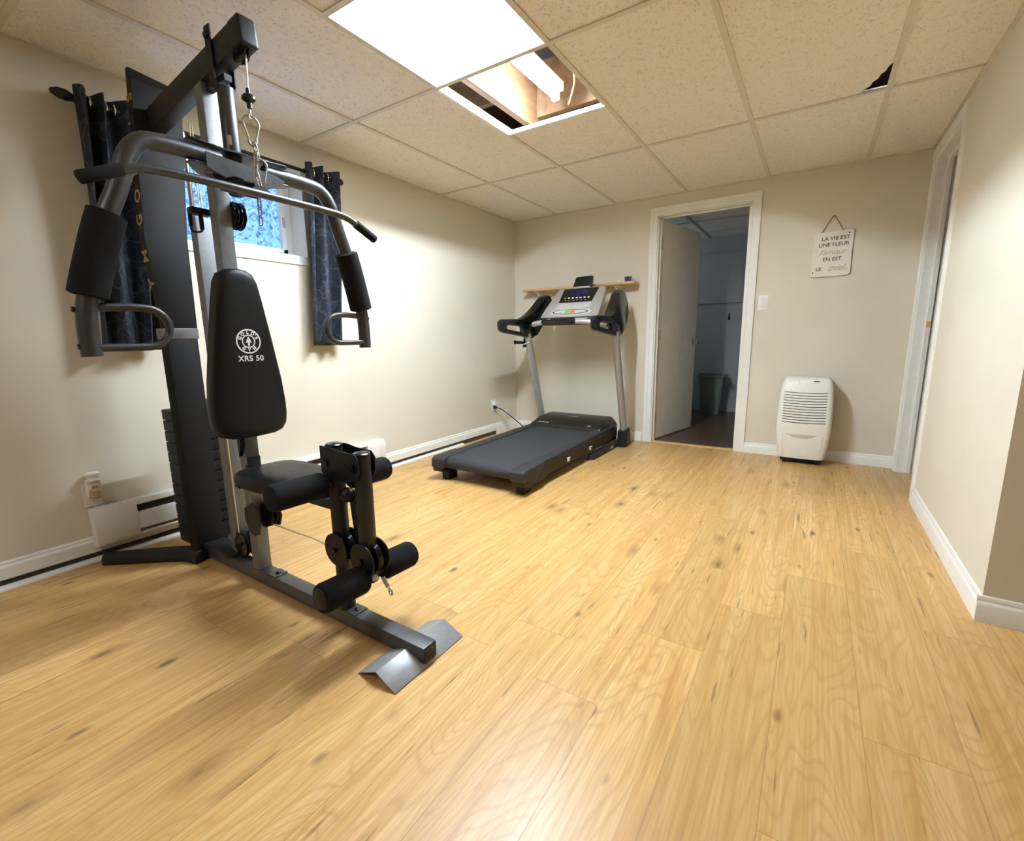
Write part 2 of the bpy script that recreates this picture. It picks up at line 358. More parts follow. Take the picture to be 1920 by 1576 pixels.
# ------------------------------------------------------------------ room shell
RX, RYB, H, DK = 3.306, -7.2, 2.178, 2.62     # right wall, wall behind, ceiling, deck above
FX = 5.6                                       # far right wall
CN = -2.196                                    # y of the outside corner on the right
def room():
    b = B(); b.box((-.25, RYB, -.1), (FX, .0, 0)); b.box((1.5, 0, -.1), (2.26, .045, 0)); struct('floor', b, 'floor')
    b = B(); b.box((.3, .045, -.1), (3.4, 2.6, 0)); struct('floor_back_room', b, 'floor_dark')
    # left wall with window opening
    wy0, wy1, wz0, wz1 = -3.30, -2.435, 1.51, 2.03
    b = B(); X = -.26
    b.box((X, RYB, 0), (0, wy0, DK)); b.box((X, wy1, 0), (0, .12, DK)); b.box((X, wy0, 0), (0, wy1, wz0)); b.box((X, wy0, wz1), (0, wy1, DK)); struct('wall_left', b, 'wall')
    # back wall with doorway
    b = B(); b.box((0, 0, 0), (1.495, .12, DK)); b.box((2.24, 0, 0), (RX+.14, .12, DK)); b.box((1.495, 0, 2.03), (2.24, .12, DK)); struct('wall_back', b, 'wall')
    # right wall with doorway at the corner, then the outside corner
    b = B(); b.box((RX, -.09, 0), (RX+.12, 0, DK)); b.box((RX, -.80, 2.09), (RX+.12, -.09, DK)); b.box((RX, CN, 0), (RX+.12, -.80, DK))
    b.box((RX+.12, CN, 0), (FX, CN+.12, DK)); struct('wall_right', b, 'wall')
    b = B(); b.box((FX, RYB, 0), (FX+.1, 0, DK)); b.box((RX+.12, -.09, 0), (FX, .03, DK)); struct('wall_far_right', b, 'wall')
    b = B(); b.box((-.26, RYB-.1, 0), (FX, RYB, DK)); struct('wall_behind', b, 'wall')
    # back room
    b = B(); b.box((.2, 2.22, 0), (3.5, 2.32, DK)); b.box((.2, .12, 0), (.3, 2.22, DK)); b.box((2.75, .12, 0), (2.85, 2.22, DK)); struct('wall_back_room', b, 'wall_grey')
    b = B(); b.box((.3, 2.19, 1.385), (2.75, 2.22, 1.40)); b.box((.3, 2.20, 2.0), (2.75, 2.22, 2.012)); struct('trim_1', b, 'wall_grey')
    b = B(); b.box((.3, .12, 2.20), (2.75, 2.22, 2.23)); t = struct('ceiling_back_room', b, 'tile')
    b = B()
    for x in (.9, 1.51, 2.12): b.box((x-.012, .12, 2.19), (x+.012, 2.22, 2.2))
    for y in (.62, 1.23, 1.84): b.box((.3, y-.012, 2.19), (2.75, y+.012, 2.2))
    struct('grid', b, 'grid', t)
    # deck over everything
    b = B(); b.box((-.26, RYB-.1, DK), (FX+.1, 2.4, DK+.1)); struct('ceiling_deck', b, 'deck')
room()

GX = [.508-.61*1, .508, 1.118, 1.728, 2.338, 2.948, 3.558, 4.168, 4.778, 5.388]
R2, R1, R0 = -1.151, -2.424, -3.042
HY = -1.799                                    # far edge of the open hole
def ceiling():
    b = B(); zt = H+.006; rows = [0, R2, R1, -3.697, -4.97, -6.243, RYB]
    xs = [0] + GX[1:] + [FX]
    def slab(x0, x1, y0, y1): b.box((x0, y0, zt), (x1, y1, zt+.015))
    for i, (x0, x1) in enumerate(zip(xs, xs[1:])):
        for j, (y1, y0) in enumerate(zip(rows, rows[1:])):
            if x0 > 3.4 and y1 > CN: continue
            x1c = min(x1, RX) if y1 > -1.2 or (y0 >= CN) else x1
            g = .004
            if i == 2 and j == 1: slab(x0+g, x1-g, y0+.63 if False else HY+.004, y1-g); continue   # half tile beyond the hole
            if i == 2 and j == 2: slab(x0+g, x1-g, y0+g, R0-g); continue                        # the lit fixture fills the rest
            if i == 1 and j == 1: slab(x0+g, x1-g, y0+.016, y1-g); continue                      # tile sitting short of the bar: dark slit
            if i == 4 and j == 1:                                                               # tile with the broken corner
                P = [(x0+g, y0+g), (x1-g, y0+g), (x1-g, R2-.275)]
                cx = [(2.935, -1.415), (2.922, -1.385), (2.915, -1.345), (2.90, -1.325), (2.893, -1.285), (2.875, -1.262), (2.868, -1.225), (2.85, -1.2), (2.83, R2-.022)]
                P = [(x0+g, y0+g), (x1-g, y0+g), (x1-g, -1.445)] + cx + [(2.80, R2-g), (x0+g, R2-g)]
                b.prism([(x, y, zt) for x, y in P], (0, 0, .015)); continue
            slab(x0+g, x1c-g if x1c == x1 else x1c, y0+g, y1-g)
    o = struct('ceiling', b, 'tile')
    b = B(); w = .0125
    for x in GX[1:]:
        if x < RX: b.box((x-w, RYB, H), (x+w, 0, H+.006)); b.box((x-.002, RYB, H+.006), (x+.002, 0, H+.04))
        else: b.box((x-w, RYB, H), (x+w, CN, H+.006))
    for y in rows[1:-1]:
        xe = RX if y > CN else FX
        b.box((0, y-w, H-.0005), (xe, y+w, H+.0055))
    b.box((GX[2], R0-w, H-.0005), (GX[3], R0+w, H+.0055)); b.box((GX[2], HY-w*.6, H-.0005), (GX[3], HY+w, H+.0055))
    b.box((0, RYB, H-.001), (.018, 0, H+.005)); b.box((0, -.018, H-.001), (RX, 0, H+.005)); b.box((RX-.018, CN, H-.001), (RX, 0, H+.005))
    struct('grid', b, 'grid', o)
    # white upstand lining two sides of the hole
    b = B(); b.box((GX[2]+.004, R1+.012, H-.004), (GX[2]+.010, HY-.006, H+.010)); b.box((GX[2]+.004, HY-.012, H-.004), (GX[3]-.004, HY-.006, H+.015))
    b.box((GX[2]-.008, R1+.012, H-.006), (GX[2]+.010, HY-.006, H-.003)); b.box((GX[2]-.008, HY-.012, H-.006), (GX[3]-.004, HY+.008, H-.003))
    struct('trim_2', b, 'bright')
    # joists over the hole
    for i, x in enumerate((.76, 1.18, 1.64, 2.10)):
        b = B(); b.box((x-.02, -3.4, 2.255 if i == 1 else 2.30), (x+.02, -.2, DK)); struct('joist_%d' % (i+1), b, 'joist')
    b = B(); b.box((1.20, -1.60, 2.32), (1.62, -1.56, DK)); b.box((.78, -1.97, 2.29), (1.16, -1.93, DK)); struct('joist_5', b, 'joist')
ceiling()

def fixture():
    t = thing('ceiling_light', 'recessed fluorescent ceiling light with white ribbed lens, its far half left uncovered', 'ceiling light', (1.425, -2.45, H))
    b = B(); b.box((GX[2]+.012, R0+.012, H+.004), (GX[3]-.012, R1-.010, H+.008)); link('lens', b, 'lens', t, 0)
    b = B(); b.box((1.415, -3.06, 2.312), (1.485, -1.80, 2.36)); b.bevel(.004, 1); link('channel', b, 'bright', t)
    for x in (1.45,):
        b = B(); b.rod((x, -3.035, 2.285), (x, -1.845, 2.285), .019, .003, 14); link('fluorescent_tube', b, 'tube', t)
    for y in (-3.045, -1.83):
        b = B(); b.box((1.428, y-.010, 2.262), (1.472, y+.010, 2.318)); b.bevel(.003, 1); link('lamp_holder', b, 'bright', t)
    b = B(); P = smoothpath([(1.625, -2.00, 2.33), (1.615, -1.93, 2.275), (1.55, -1.84, 2.262), (1.47, -1.72, 2.27), (1.42, -1.62, 2.36)], 3)
    o = tag(link('electrical_cable', b.tube(P, .0038, 8), 'pine', None, 60, (1.6, -1.86, 2.3)), 'thin pale cable hanging inside the open ceiling hole beside the tube', 'cable')
    # an added fill panel further back in the same room (out of frame, behind the camera)
    t2 = thing('ceiling_light', 'added fill light panel in the ceiling behind the viewer', 'ceiling light', (1.42, -5.28, H))
    b = B(); b.box((1.135, -5.57, H-.002), (1.71, -4.99, H+.002)); link('lens', b, 'fill_back', t2, 0)
fixture()

def base_profile(b, p0, p1, nrm, h=.088, t=.014, z=0.0):
    """moulded baseboard from p0 to p1 on the wall, nrm = into the room"""
    p0, p1, n = Vector((*p0, z)), Vector((*p1, z)), Vector((*nrm, 0))
    pr = [(0, 0), (t, 0), (t, h*.68), (t*.8, h*.74), (t*.55, h*.80), (t*.55, h*.90), (t*.3, h*.98), (0, h)]
    b.prism([p0 + n*a + V(0, 0, c) for a, c in pr], p1-p0)
def trims():
    # left wall: baseboard held off the floor over a gap with its shade painted as a dark strip, white strip on the floor
    b = B()
    for y0, y1 in ((RYB, -.42),): base_profile(b, (0, y0), (0, y1), (1, 0), .075, .016, .042)
    struct('baseboard_left', b, 'trim')
    b = B(); base_profile(b, (0, -.42), (0, 0), (1, 0), .115, .018); struct('trim_3', b, 'trim')
    b = B(); b.box((0, RYB, 0), (.006, -.42, .05)); struct('trim_4', b, 'gap_shade')
    b = B(); b.prism([(.006, RYB, 0), (.034, RYB, 0), (.034, RYB, .007), (.022, RYB, .016), (.006, RYB, .017)], (0, -RYB-.98, 0)); struct('trim_5', b, 'trim')
    b = B(); base_profile(b, (.018, 0), (1.42, 0), (0, -1)); base_profile(b, (2.305, 0), (RX-.0, 0), (0, -1)); struct('baseboard_back', b, 'trim')
    b = B(); base_profile(b, (RX, -.866), (RX, CN), (-1, 0), .095); struct('baseboard_right', b, 'trim')
    b = B(); base_profile(b, (RX-.014, CN), (FX, CN), (0, -1), .095); struct('baseboard_far_right', b, 'trim')
    # door casing on the back wall
    def casing(b, x0, x1, ztop, y, w, t=.016):
        # stepped moulding mitred at the head
        for s0, s1, d in ((0, w, t*.75), (w*.55, w-.002, t), (.001, .012, t*.9)):
            b.prism([(x0-s1, y, 0), (x0-s1, y, ztop+s1), (x1+s1, y, ztop+s1), (x1+s1, y, 0), (x1+s0, y, 0), (x1+s0, y, ztop+s0), (x0-s0, y, ztop+s0), (x0-s0, y, 0)], (0, -d, 0))
    b = B(); casing(b, 1.502, 2.238, 2.022, 0, .068)
    b.box((1.495, 0, 0), (1.512, .12, 2.03)); b.box((2.225, 0, 0), (2.24, .12, 2.03)); b.box((1.495, 0, 2.015), (2.24, .12, 2.03))
    b.box((1.512, .05, 0), (1.522, .075, 2.015)) ; b.box((2.215, .05, 0), (2.225, .075, 2.015)); b.box((1.512, .05, 2.005), (2.225, .075, 2.015)); struct('trim_6', b, 'trim')
    b = B(); b.prism([(1.512, .0, 0), (1.512, .012, .008), (1.512, .05, .008), (1.512, .062, 0)], (.713, 0, 0)); struct('trim_7', b, 'pine')
    # casing of the right doorway
    b = B(); x = RX; t = .014
    ya, yb, zt, w = -.098, -.795, 2.088, .062
    for s0, s1, d in ((0, w, t*.75), (w*.55, w-.002, t)):
        b.prism([(x, ya+s1, 0), (x, ya+s1, zt+s1), (x, yb-s1, zt+s1), (x, yb-s1, 0), (x, yb-s0, 0), (x, yb-s0, zt+s0), (x, ya+s0, zt+s0), (x, ya+s0, 0)], (-d, 0, 0))
    b.box((x, -.105, 0), (x+.12, -.09, 2.09)); b.box((x, -.80, 0), (x+.12, -.788, 2.09)); b.box((x, -.80, 2.08), (x+.12, -.09, 2.09))
    b.box((x+.055, -.118, 0), (x+.08, -.105, 2.08)); b.box((x+.055, -.788, 0), (x+.08, -.776, 2.08)); b.box((x+.055, -.776, 2.068), (x+.08, -.118, 2.08))
    o = struct('trim_8', b, 'trim')
    b = B(); b.box((x+.056, -.117, 1.02), (x+.078, -.1195, 1.06)); link('strike_plate', b, 'pine', o)
    b = B(); b.box((x+.0015, CN-.004, .095), (x+.004, CN, H)); 
    b.bm.free()
trims()

def door():
    hx, hy = 1.520, .105; d = V(.165, .795, 0).normalized(); n = V(d.y, -d.x, 0)
    b = B(); a = V(hx, hy, .012)
    b.prism([a, a+d*.70*1.14, a+d*.70*1.14-n*.035, a-n*.035], (0, 0, 1.998)); b.bevel(.002, 1)
    o = struct('door_1', b, 'door')
    for s in (1, -1):
        base = a + d*.735 + V(0, 0, .915) + (n*0 if s == 1 else -n*.035)
        b = B(); b.lathe(base, [(.030, 0), (.030, .004), (.024, .008), (.011, .012), (.010, .030), (.020, .036), (.027, .046), (.027, .056), (.020, .064), (0, .066)], n*s); link('knob', b, 'chrome', o)
    for z in (.22, 1.0, 1.80):
        b = B(); b.cyl((hx-.002, hy-.006, z-.045), (hx-.002, hy-.006, z+.045), .006, n=10); link('hinge', b, 'steel_bolt', o)
door()

def backroom():
    t = thing('laundry_bin', 'tall grey-green plastic laundry bin in the dark room beyond the door', 'bin', (1.69, 1.96, 0))
    cx, cy = 1.69, 1.96
    def ring(w, d, z, n=6):
        P = []
        for qx, qy, a0 in ((1, 1, 0), (-1, 1, PI/2), (-1, -1, PI), (1, -1, 1.5*PI)):
            for i in range(n): a = a0+PI/2*i/(n-1); P.append(V(cx+qx*(w-.035)+.035*math.cos(a), cy+qy*(d-.035)+.035*math.sin(a), z))
        return P
    b = B(); prev = None
    R = [ring(.105, .095, 0), ring(.112, .10, .02), ring(.15, .13, .47), ring(.165, .145, .475), ring(.165, .145, .50), ring(.15, .13, .50), ring(.11, .10, .02)]
    L = [[b.bm.verts.new(p) for p in r] for r in R]; k = len(L[0])
    for p, q in zip(L, L[1:]):
        for i in range(k): b.bm.faces.new((p[i], p[(i+1) % k], q[(i+1) % k], q[i]))
    b.bm.faces.new(L[0][::-1]); b.bm.faces.new(L[-1]); link('bucket', b, 'bin', t)
    b = B(); b.tube(smoothpath([(cx+.16, cy-.06, .46), (cx+.20, cy-.05, .40), (cx+.19, cy, .37), (cx+.20, cy+.05, .40), (cx+.16, cy+.06, .46)], 2), .012, 10); link('handle', b, 'bin', t)
    ld = bpy.data.lights.new('back_room_fill', 'AREA'); ld.shape = 'RECTANGLE'; ld.size = .5; ld.size_y = .8; ld.energy = 1.3; ld.color = (.6, .78, 1.0)  # added area light, unseen, lifting the dark back room
    lo = bpy.data.objects.new('back_room_fill', ld); COL.objects.link(lo); lo.location = (.34, 1.5, 1.7); lo.rotation_euler = (0, math.radians(-90), 0)
    for i, x in enumerate((1.80, 2.02)):
        b = B(); b.box((x-.008, 2.205, 1.17), (x+.008, 2.219, 1.25)); b.tube(smoothpath([(x, 2.205, 1.19), (x, 2.175, 1.175), (x, 2.165, 1.20)], 2), .006, 8); b.sphere((x, 2.165, 1.205), .010)
        tag(link('coat_hook', b, 'black', None, 40, (x, 2.22, 1.2)), ['small dark coat hook on the far grey wall, nearer the open door leaf', 'small dark coat hook on the far grey wall, nearer the door casing'][i], 'coat hook', 'coat hooks in the dark room')
backroom()

# ------------------------------------------------------------------ window and outside
def window():
    y0, y1, z0, z1 = -3.30, -2.435, 1.51, 2.03
    b = B(); fx = -.19
    b.box((fx, y0, z0), (fx+.05, y1, z0+.035)); b.box((fx, y0, z1-.06), (fx+.05, y1, z1)); b.box((fx, y0, z0), (fx+.05, y0+.05, z1)); b.box((fx, y1-.05, z0), (fx+.05, y1, z1)); b.box((fx, -2.89, z0), (fx+.05, -2.85, z1))
    for i in range(4): b.box((fx+.05, y0, z1-.012-.016*i), (fx+.056+.003*i, y1, z1-.004-.016*i))
    b.bevel(.003, 1); o = struct('window_1', b, 'vinyl_frame')
    b = B(); b.box((fx+.012, y0+.02, z0+.02), (fx+.016, y1-.02, z1-.03)); link('pane', b, 'glass', o, 0)
    b = B(); ys = y1-.05
    b.box((fx+.03, -2.85, z0+.035), (fx+.062, ys, z0+.06)); b.box((fx+.03, -2.85, z1-.085), (fx+.062, ys, z1-.06)); b.box((fx+.03, ys-.03, z0+.035), (fx+.062, ys, z1-.06)); b.box((fx+.03, -2.85, z0+.035), (fx+.062, -2.82, z1-.06)); b.bevel(.003, 1); link('sash', b, 'vinyl_frame', o)
    b = B(); b.box((fx+.062, ys-.022, 1.70), (fx+.075, ys-.008, 1.76)); link('latch', b, 'steel_bolt', o)
    # reveal lining and sill
    b = B(); b.box((-.14, y0, z0), (.012, y1+.012, z0+.006)); b.box((.0, y0-.03, z0-.046), (.010, y1+.012, z0+.006)); struct('trim_9', b, 'trim')
    b = B(); b.box((-.14, y1-.004, z0+.006), (.004, y1, z1)); b.box((-.14, y0, z0+.006), (.004, y0+.004, z1)); b.box((-.14, y0, z1-.004), (.004, y1, z1)); struct('trim_10', b, 'trim')
    # outside: snow bank and evergreen shrub
    b = B(); n = 40; vs = []
    for i in range(n+1):
        for j in range(15):
            y = -5.2+4.6*i/n; x = -.28-2.9*j/14
            h = 1.44 + .10*max(0, (-.9-x)) + .02*math.sin(7*y+3*x)
            vs.append(b.bm.verts.new((x, y, h)))
    for i in range(n):
        for j in range(14): b.bm.faces.new((vs[i*15+j], vs[(i+1)*15+j], vs[(i+1)*15+j+1], vs[i*15+j+1]))
    g = link('ground_outside', b, 'snow', None, 60); g['kind'] = 'structure'
    b = B(); n = 28; vs = []
    for i in range(n+1):
        for j in range(11):
            y = -3.42+1.07*i/n; x = -.29-.46*j/10
            e = (1-((y+2.885)/.535)**8)*(1-((x+.52)/.23)**4); vs.append(b.bm.verts.new((x, y, 1.445+.198*max(0, e)+.01*math.sin(9*y))))
    for i in range(n):
        for j in range(10): b.bm.faces.new((vs[i*11+j], vs[(i+1)*11+j], vs[(i+1)*11+j+1], vs[i*11+j+1]))
    tag(link('snow_mound', b, 'mound', None, 60, (-.52, -2.89, 1.445)), 'smooth pale blue snow mound lying just outside the window glass', 'snow mound')
    b = B(); rnd = random.Random(3)
    for k in range(12000):
        p = V(rnd.uniform(-2.1, -1.05), rnd.uniform(-4.4, -1.2), 1.4+1.75*rnd.random()**.9)
        d = V(rnd.gauss(0, 1), rnd.gauss(0, 1), rnd.gauss(.2, .8)).normalized(); s = d.cross(V(rnd.gauss(0,1), rnd.gauss(0,1), rnd.gauss(0,1))).normalized()
        L = rnd.uniform(.025, .06); w = L*.28
        b.add([p, p+d*L*.5+s*w, p+d*L, p+d*L*.5-s*w], [(0, 1, 2, 3)])
    tag(link('evergreen_hedge', b, 'leaf', None, 0, (-1.6, -2.8, 1.45)), 'frosty evergreen foliage outside the basement window behind the snow bank', 'hedge', None, 'stuff')
window()

def curtains():
    z = 2.00; x = .085
    t = thing('curtain_rod', 'black iron curtain rod with leaf-shaped finials over the window', 'curtain rod', (0, -2.87, z))
    b = B(); b.cyl((x, -3.475, z), (x, -2.25, z), .010, n=14); link('rod', b, 'rod', t)
    b = B(); b.lathe((x, -3.475, z), [(.012, 0), (.012, .012), (.006, .02), (.014, .035), (.022, .06), (.020, .085), (.010, .105), (0, .11)], (0, -1, .05)); link('finial', b, 'rod', t)
    b = B(); b.lathe((x, -2.245, z), [(.012, 0), (.012, .008), (.006, .014), (.016, .022), (.020, .034), (.014, .046), (0, .052)], (0, 1, 0)); link('finial', b, 'rod', t)
    for y in (-3.455, -2.262):
        b = B(); b.cyl((.001, y, z), (x, y, z), .006, n=10); b.cyl((.001, y, z), (.006, y, z), .022, n=16); b.torus((x, y, z), .013, .004, (0, 1, 0)); link('bracket', b, 'rod', t)
    def panel(ya, yb, folds, label, seed, flat=0.0):
        ph = random.Random(seed); n = 120; m = 26; top, bot = z+.045, .965
        c = thing('curtain', label, 'curtain', (x, (ya+yb)/2, bot), 'grommet curtains on the black rod')
        b = B(); L = []
        for i in range(n+1):
            u = i/n; row = []
            for j in range(m+1):
                v = j/m; zz = top+(bot-top)*v
                amp = .048*(1-.18*v)
                yy = ya+(yb-ya)*u + .012*math.sin(9*u+3*v) - .045*v*(1-flat)
                xx = x + amp*math.sin(2*PI*folds*u+.5) + .006*math.sin(14*u+5*v)
                xx = max(.016, xx)
                row.append(b.bm.verts.new((xx, yy, zz)))
            L.append(row)
        for i in range(n):
            for j in range(m): b.bm.faces.new((L[i][j], L[i+1][j], L[i+1][j+1], L[i][j+1]))
        o = link('fabric', b, 'curtain', c, 80)
        md = o.modifiers.new('thick', 'SOLIDIFY'); md.thickness = .003
        k = int(folds*2)
        for i in range(k):
            u = (i+.5-.08)/(folds*2)
            if u > 1: break
            y = ya+(yb-ya)*u; s = math.cos(2*PI*folds*u+.5)
            b = B(); b.torus((x, y, z), .021, .0045, (1.0*s, 0.75, 0), 24, 8); link('grommet', b, 'chrome', c)
    panel(-3.515, -3.265, 3.0, 'dark curtain gathered left of the window, behind the tall black tower', 1)
    panel(-2.475, -2.232, 2.5, 'dark leaf-patterned curtain gathered right of the window', 2)
curtains()

# ------------------------------------------------------------------ heater, outlets, switch
def heater():
    t = thing('baseboard_heater', 'white electric baseboard heater low along the wall behind the gym machine', 'heater', (0, -2.82, .05))
    y0, y1 = -3.685, -1.965; x = .065; z0, z1 = .075, .252
    b = B(); P = [(.001, z0), (.055, z0), (.060, z0+.01), (.045, z0+.02), (.012, z0+.02), (.012, z1-.012), (.04, z1-.012), (.055, z1-.025), (.06, z1-.02), (.05, z1), (.001, z1)]
    b.prism([(a, y0+.01, c) for a, c in P], (0, y1-y0-.02, 0)); link('back_pan', b, 'heater', t)
    b = B(); b.prism([(x-.008, y0+.16, z0+.030), (x, y0+.16, z0+.036), (x, y0+.16, z1-.075), (x-.010, y0+.16, z1-.058), (x-.016, y0+.16, z1-.060), (x-.006, y0+.16, z1-.078), (x-.006, y0+.16, z0+.036)], (0, y1-y0-.32, 0)); link('front_panel', b, 'heater', t)
    for a, c in ((y0, y0+.165), (y1-.165, y1)):
        b = B(); b.prism([(.001, a, z0), (x-.004, a, z0), (x+.003, a, z0+.012), (x+.003, a, z1-.03), (x-.012, a, z1+.003), (.0015, a, z1+.003)], (0, c-a, 0)); b.bevel(.004, 2); link('end_cover', b, 'heater', t)
    b = B(); b.box((.013, y0+.17, z0+.021), (.035, y1-.17, z1-.02)); link('heating_fins', b, 'gap_shade', t)
heater()
def outlet(y, z, label, face):
    t = thing('wall_outlet', label, 'outlet', (0, y, z))
    b = B(); b.box((.0005, y-.035, z-.057), (.007, y+.035, z+.057)); b.bevel(.003, 2); link('cover_plate', b, 'outlet', t)
    for dz in (-.02, .02):
        b = B(); b.lathe((.007, y, z+dz), [(.017, 0), (.0165, .002), (0, .0021)], (1, 0, 0)); rec = link('receptacle', b, 'outlet', t)
        b = B(); b.box((.0085, y-.008, z+dz-.002), (.0097, y-.0062, z+dz+.007)); b.box((.0085, y+.0062, z+dz-.002), (.0097, y+.008, z+dz+.007)); b.cyl((.0085, y, z+dz-.009), (.0097, y, z+dz-.009), .0025, n=10); link('slot', b, 'slot', rec)
    return t
outlet(-3.660, .315, 'ivory wall outlet left of the gym machine, above the heater end', 0)
outlet(-.450, .310, 'white wall outlet near the room corner behind the treadmill', 0)
def freshener():
    y, z = -3.655, .335
    t = thing('plug_in_air_freshener', 'small cream plug-in air freshener with amber oil in the left outlet', 'air freshener', (.01, y, z))
    b = B(); b.box((.011, y-.026, z-.028), (.040, y+.026, z+.055)); b.bevel(.008, 3); link('housing', b, 'outlet', t)
    b = B(); b.lathe((.045, y, z-.030), [(.014, 0), (.022, .006), (.024, .02), (.022, .036), (.010, .046), (.010, .055), (0, .056)]); link('oil_bottle', b, 'freshener_oil', t)
    b = B(); b.lathe((.034, y, z+.052), [(.024, 0), (.020, .006), (.020, .018), (.026, .024), (.026, .032), (.022, .036), (0, .037)]); link('cap', b, 'outlet', t)
freshener()
def switch():
    x, z = 2.367, 1.242
    t = thing('light_switch', 'white rocker light switch on the wall right of the doorway', 'light switch', (x, 0, z))
    b = B(); b.box((x-.036, -.006, z-.058), (x+.036, -.0005, z+.058)); b.bevel(.003, 2); link('cover_plate', b, 'switch', t)
    b = B(); b.prism([(x-.017, -.006, z-.033), (x-.017, -.011, z-.033), (x-.017, -.0075, z), (x-.017, -.009, z+.033), (x-.017, -.006, z+.033)], (.034, 0, 0)); link('rocker', b, 'outlet', t)
switch()

# ------------------------------------------------------------------ wall shelf, sign
def shelf():
    t = thing('wall_shelf', 'narrow pine wall shelf on white brackets behind the treadmill', 'shelf', (.77, 0, 1.455))
    b = B(); b.box((.19, -.165, 1.452), (1.352, -.002, 1.474)); b.bevel(.003, 1); link('board', b, 'pine', t)
    for x in (.335, 1.165):
        b = B(); b.box((x-.012, -.010, 1.29), (x+.012, -.001, 1.452)); b.box((x-.012, -.14, 1.443), (x+.012, -.001, 1.452))
        P = smoothpath([(x, -.008, 1.30), (x, -.03, 1.40), (x, -.13, 1.444)], 3); b.tube(P, .007, 8); link('bracket', b, 'trim', t)
    c = thing('candle_cup', 'small glass cup of purple wax at the right end of the shelf', 'candle', (1.27, -.08, 1.474))
    b = B(); b.lathe((1.27, -.08, 1.474), [(.020, .001), (.026, .004), (.031, .048), (0, .049)]); link('wax', b, 'purple', c)
    b = B(); b.lathe((1.27, -.08, 1.474), [(.022, 0), (.0275, .002), (.034, .062), (.0325, .062), (.028, .004), (0, .0035)]); link('glass', b, 'cup_glass', c)
    b = B(); b.lathe((1.195, -.09, 1.474), [(.017, 0), (.019, .003), (.019, .017), (.016, .018), (.015, .015), (0, .015)]); tag(link('tealight', b, 'bright', None, 40, (1.195, -.09, 1.474)), 'tiny white tealight beside the purple candle cup on the shelf', 'candle')
shelf()
def sign():
    x0, x1, z0, z1 = 2.672, 2.914, 1.407, 1.728
    t = thing('wall_sign', 'distressed white wooden sign with French lettering hung by twine', 'sign', (2.793, 0, 1.4))
    r = random.Random(5); P = []
    def edge(a, b, n, k):
        for i in range(n):
            u = i/n; p = (a[0]+(b[0]-a[0])*u + r.uniform(-1, 1)*.0018*k[0], a[1]+(b[1]-a[1])*u + r.uniform(-1, 1)*.0018*k[1]); P.append((p[0], -.006, p[1]))
    c = .016
    edge((x0, z0), (x1-c, z0+.004), 14, (0, 1)); edge((x1-c, z0+.004), (x1, z0+c), 3, (0, 0)); edge((x1, z0+c), (x1, z1), 14, (1, 0)); edge((x1, z1), (x0+.006, z1-.004), 14, (0, 1)); edge((x0+.006, z1-.004), (x0, z1-.012), 2, (0, 0)); edge((x0, z1-.012), (x0, z0), 14, (1, 0))
    b = B(); b.prism(P, (0, -.010, 0)); b.bevel(.0015, 1); link('board', b, 'sign', t)
    b = B(); top = V(2.785, -.004, 1.838)
    b.tube([(x0+.045, -.010, z1-.004), top+V(-.004, 0, 0), top+V(.004, 0, 0), (x1-.062, -.010, z1-.004)], .0028, 8); b.cyl((2.785, -.0005, 1.836), (2.785, -.010, 1.836), .004, n=8); link('twine', b, 'twine', t)
    cx = (x0+x1)/2+.002
    def line(s, z, size, mat, sh=0., off=.0006, dx=0, sp=1.0):
        return solidtext('lettering', s, size, mat, t, frame((cx+dx, -.0166, z), (1, 0, .012), (0, 0, 1)), off, sh, .0004, sp)
    for q in (('LA VIE EST', 1.676, .037, 'ink', 0, .0006, .012), ('UNE FLEUR', 1.633, .037, 'ink', 0, .0006, .004), ('EN EST', 1.530, .037, 'ink', 0, .0006, .002), ('LE', 1.462, .036, 'ink', 0, .0006, -.076)):
        link_me('lettering', line(*q), 'ink', t, 30)
    for q in (("l'amour", 1.580, .052, 'taupe', .35, .0002, .0), ('miel', 1.468, .060, 'taupe', .4, .0002, .030)):
        link_me('script_lettering', line(*q), 'taupe', t, 30)
    for x, z in ((x1-.026, z1-.022), (x0+.012, z0+.034)):
        b = B(); b.lathe((x, -.016, z), [(.005, 0), (.004, .002), (0, .0025)], (0, -1, 0), 12); link('nail_head', b, 'slot', t)
sign()

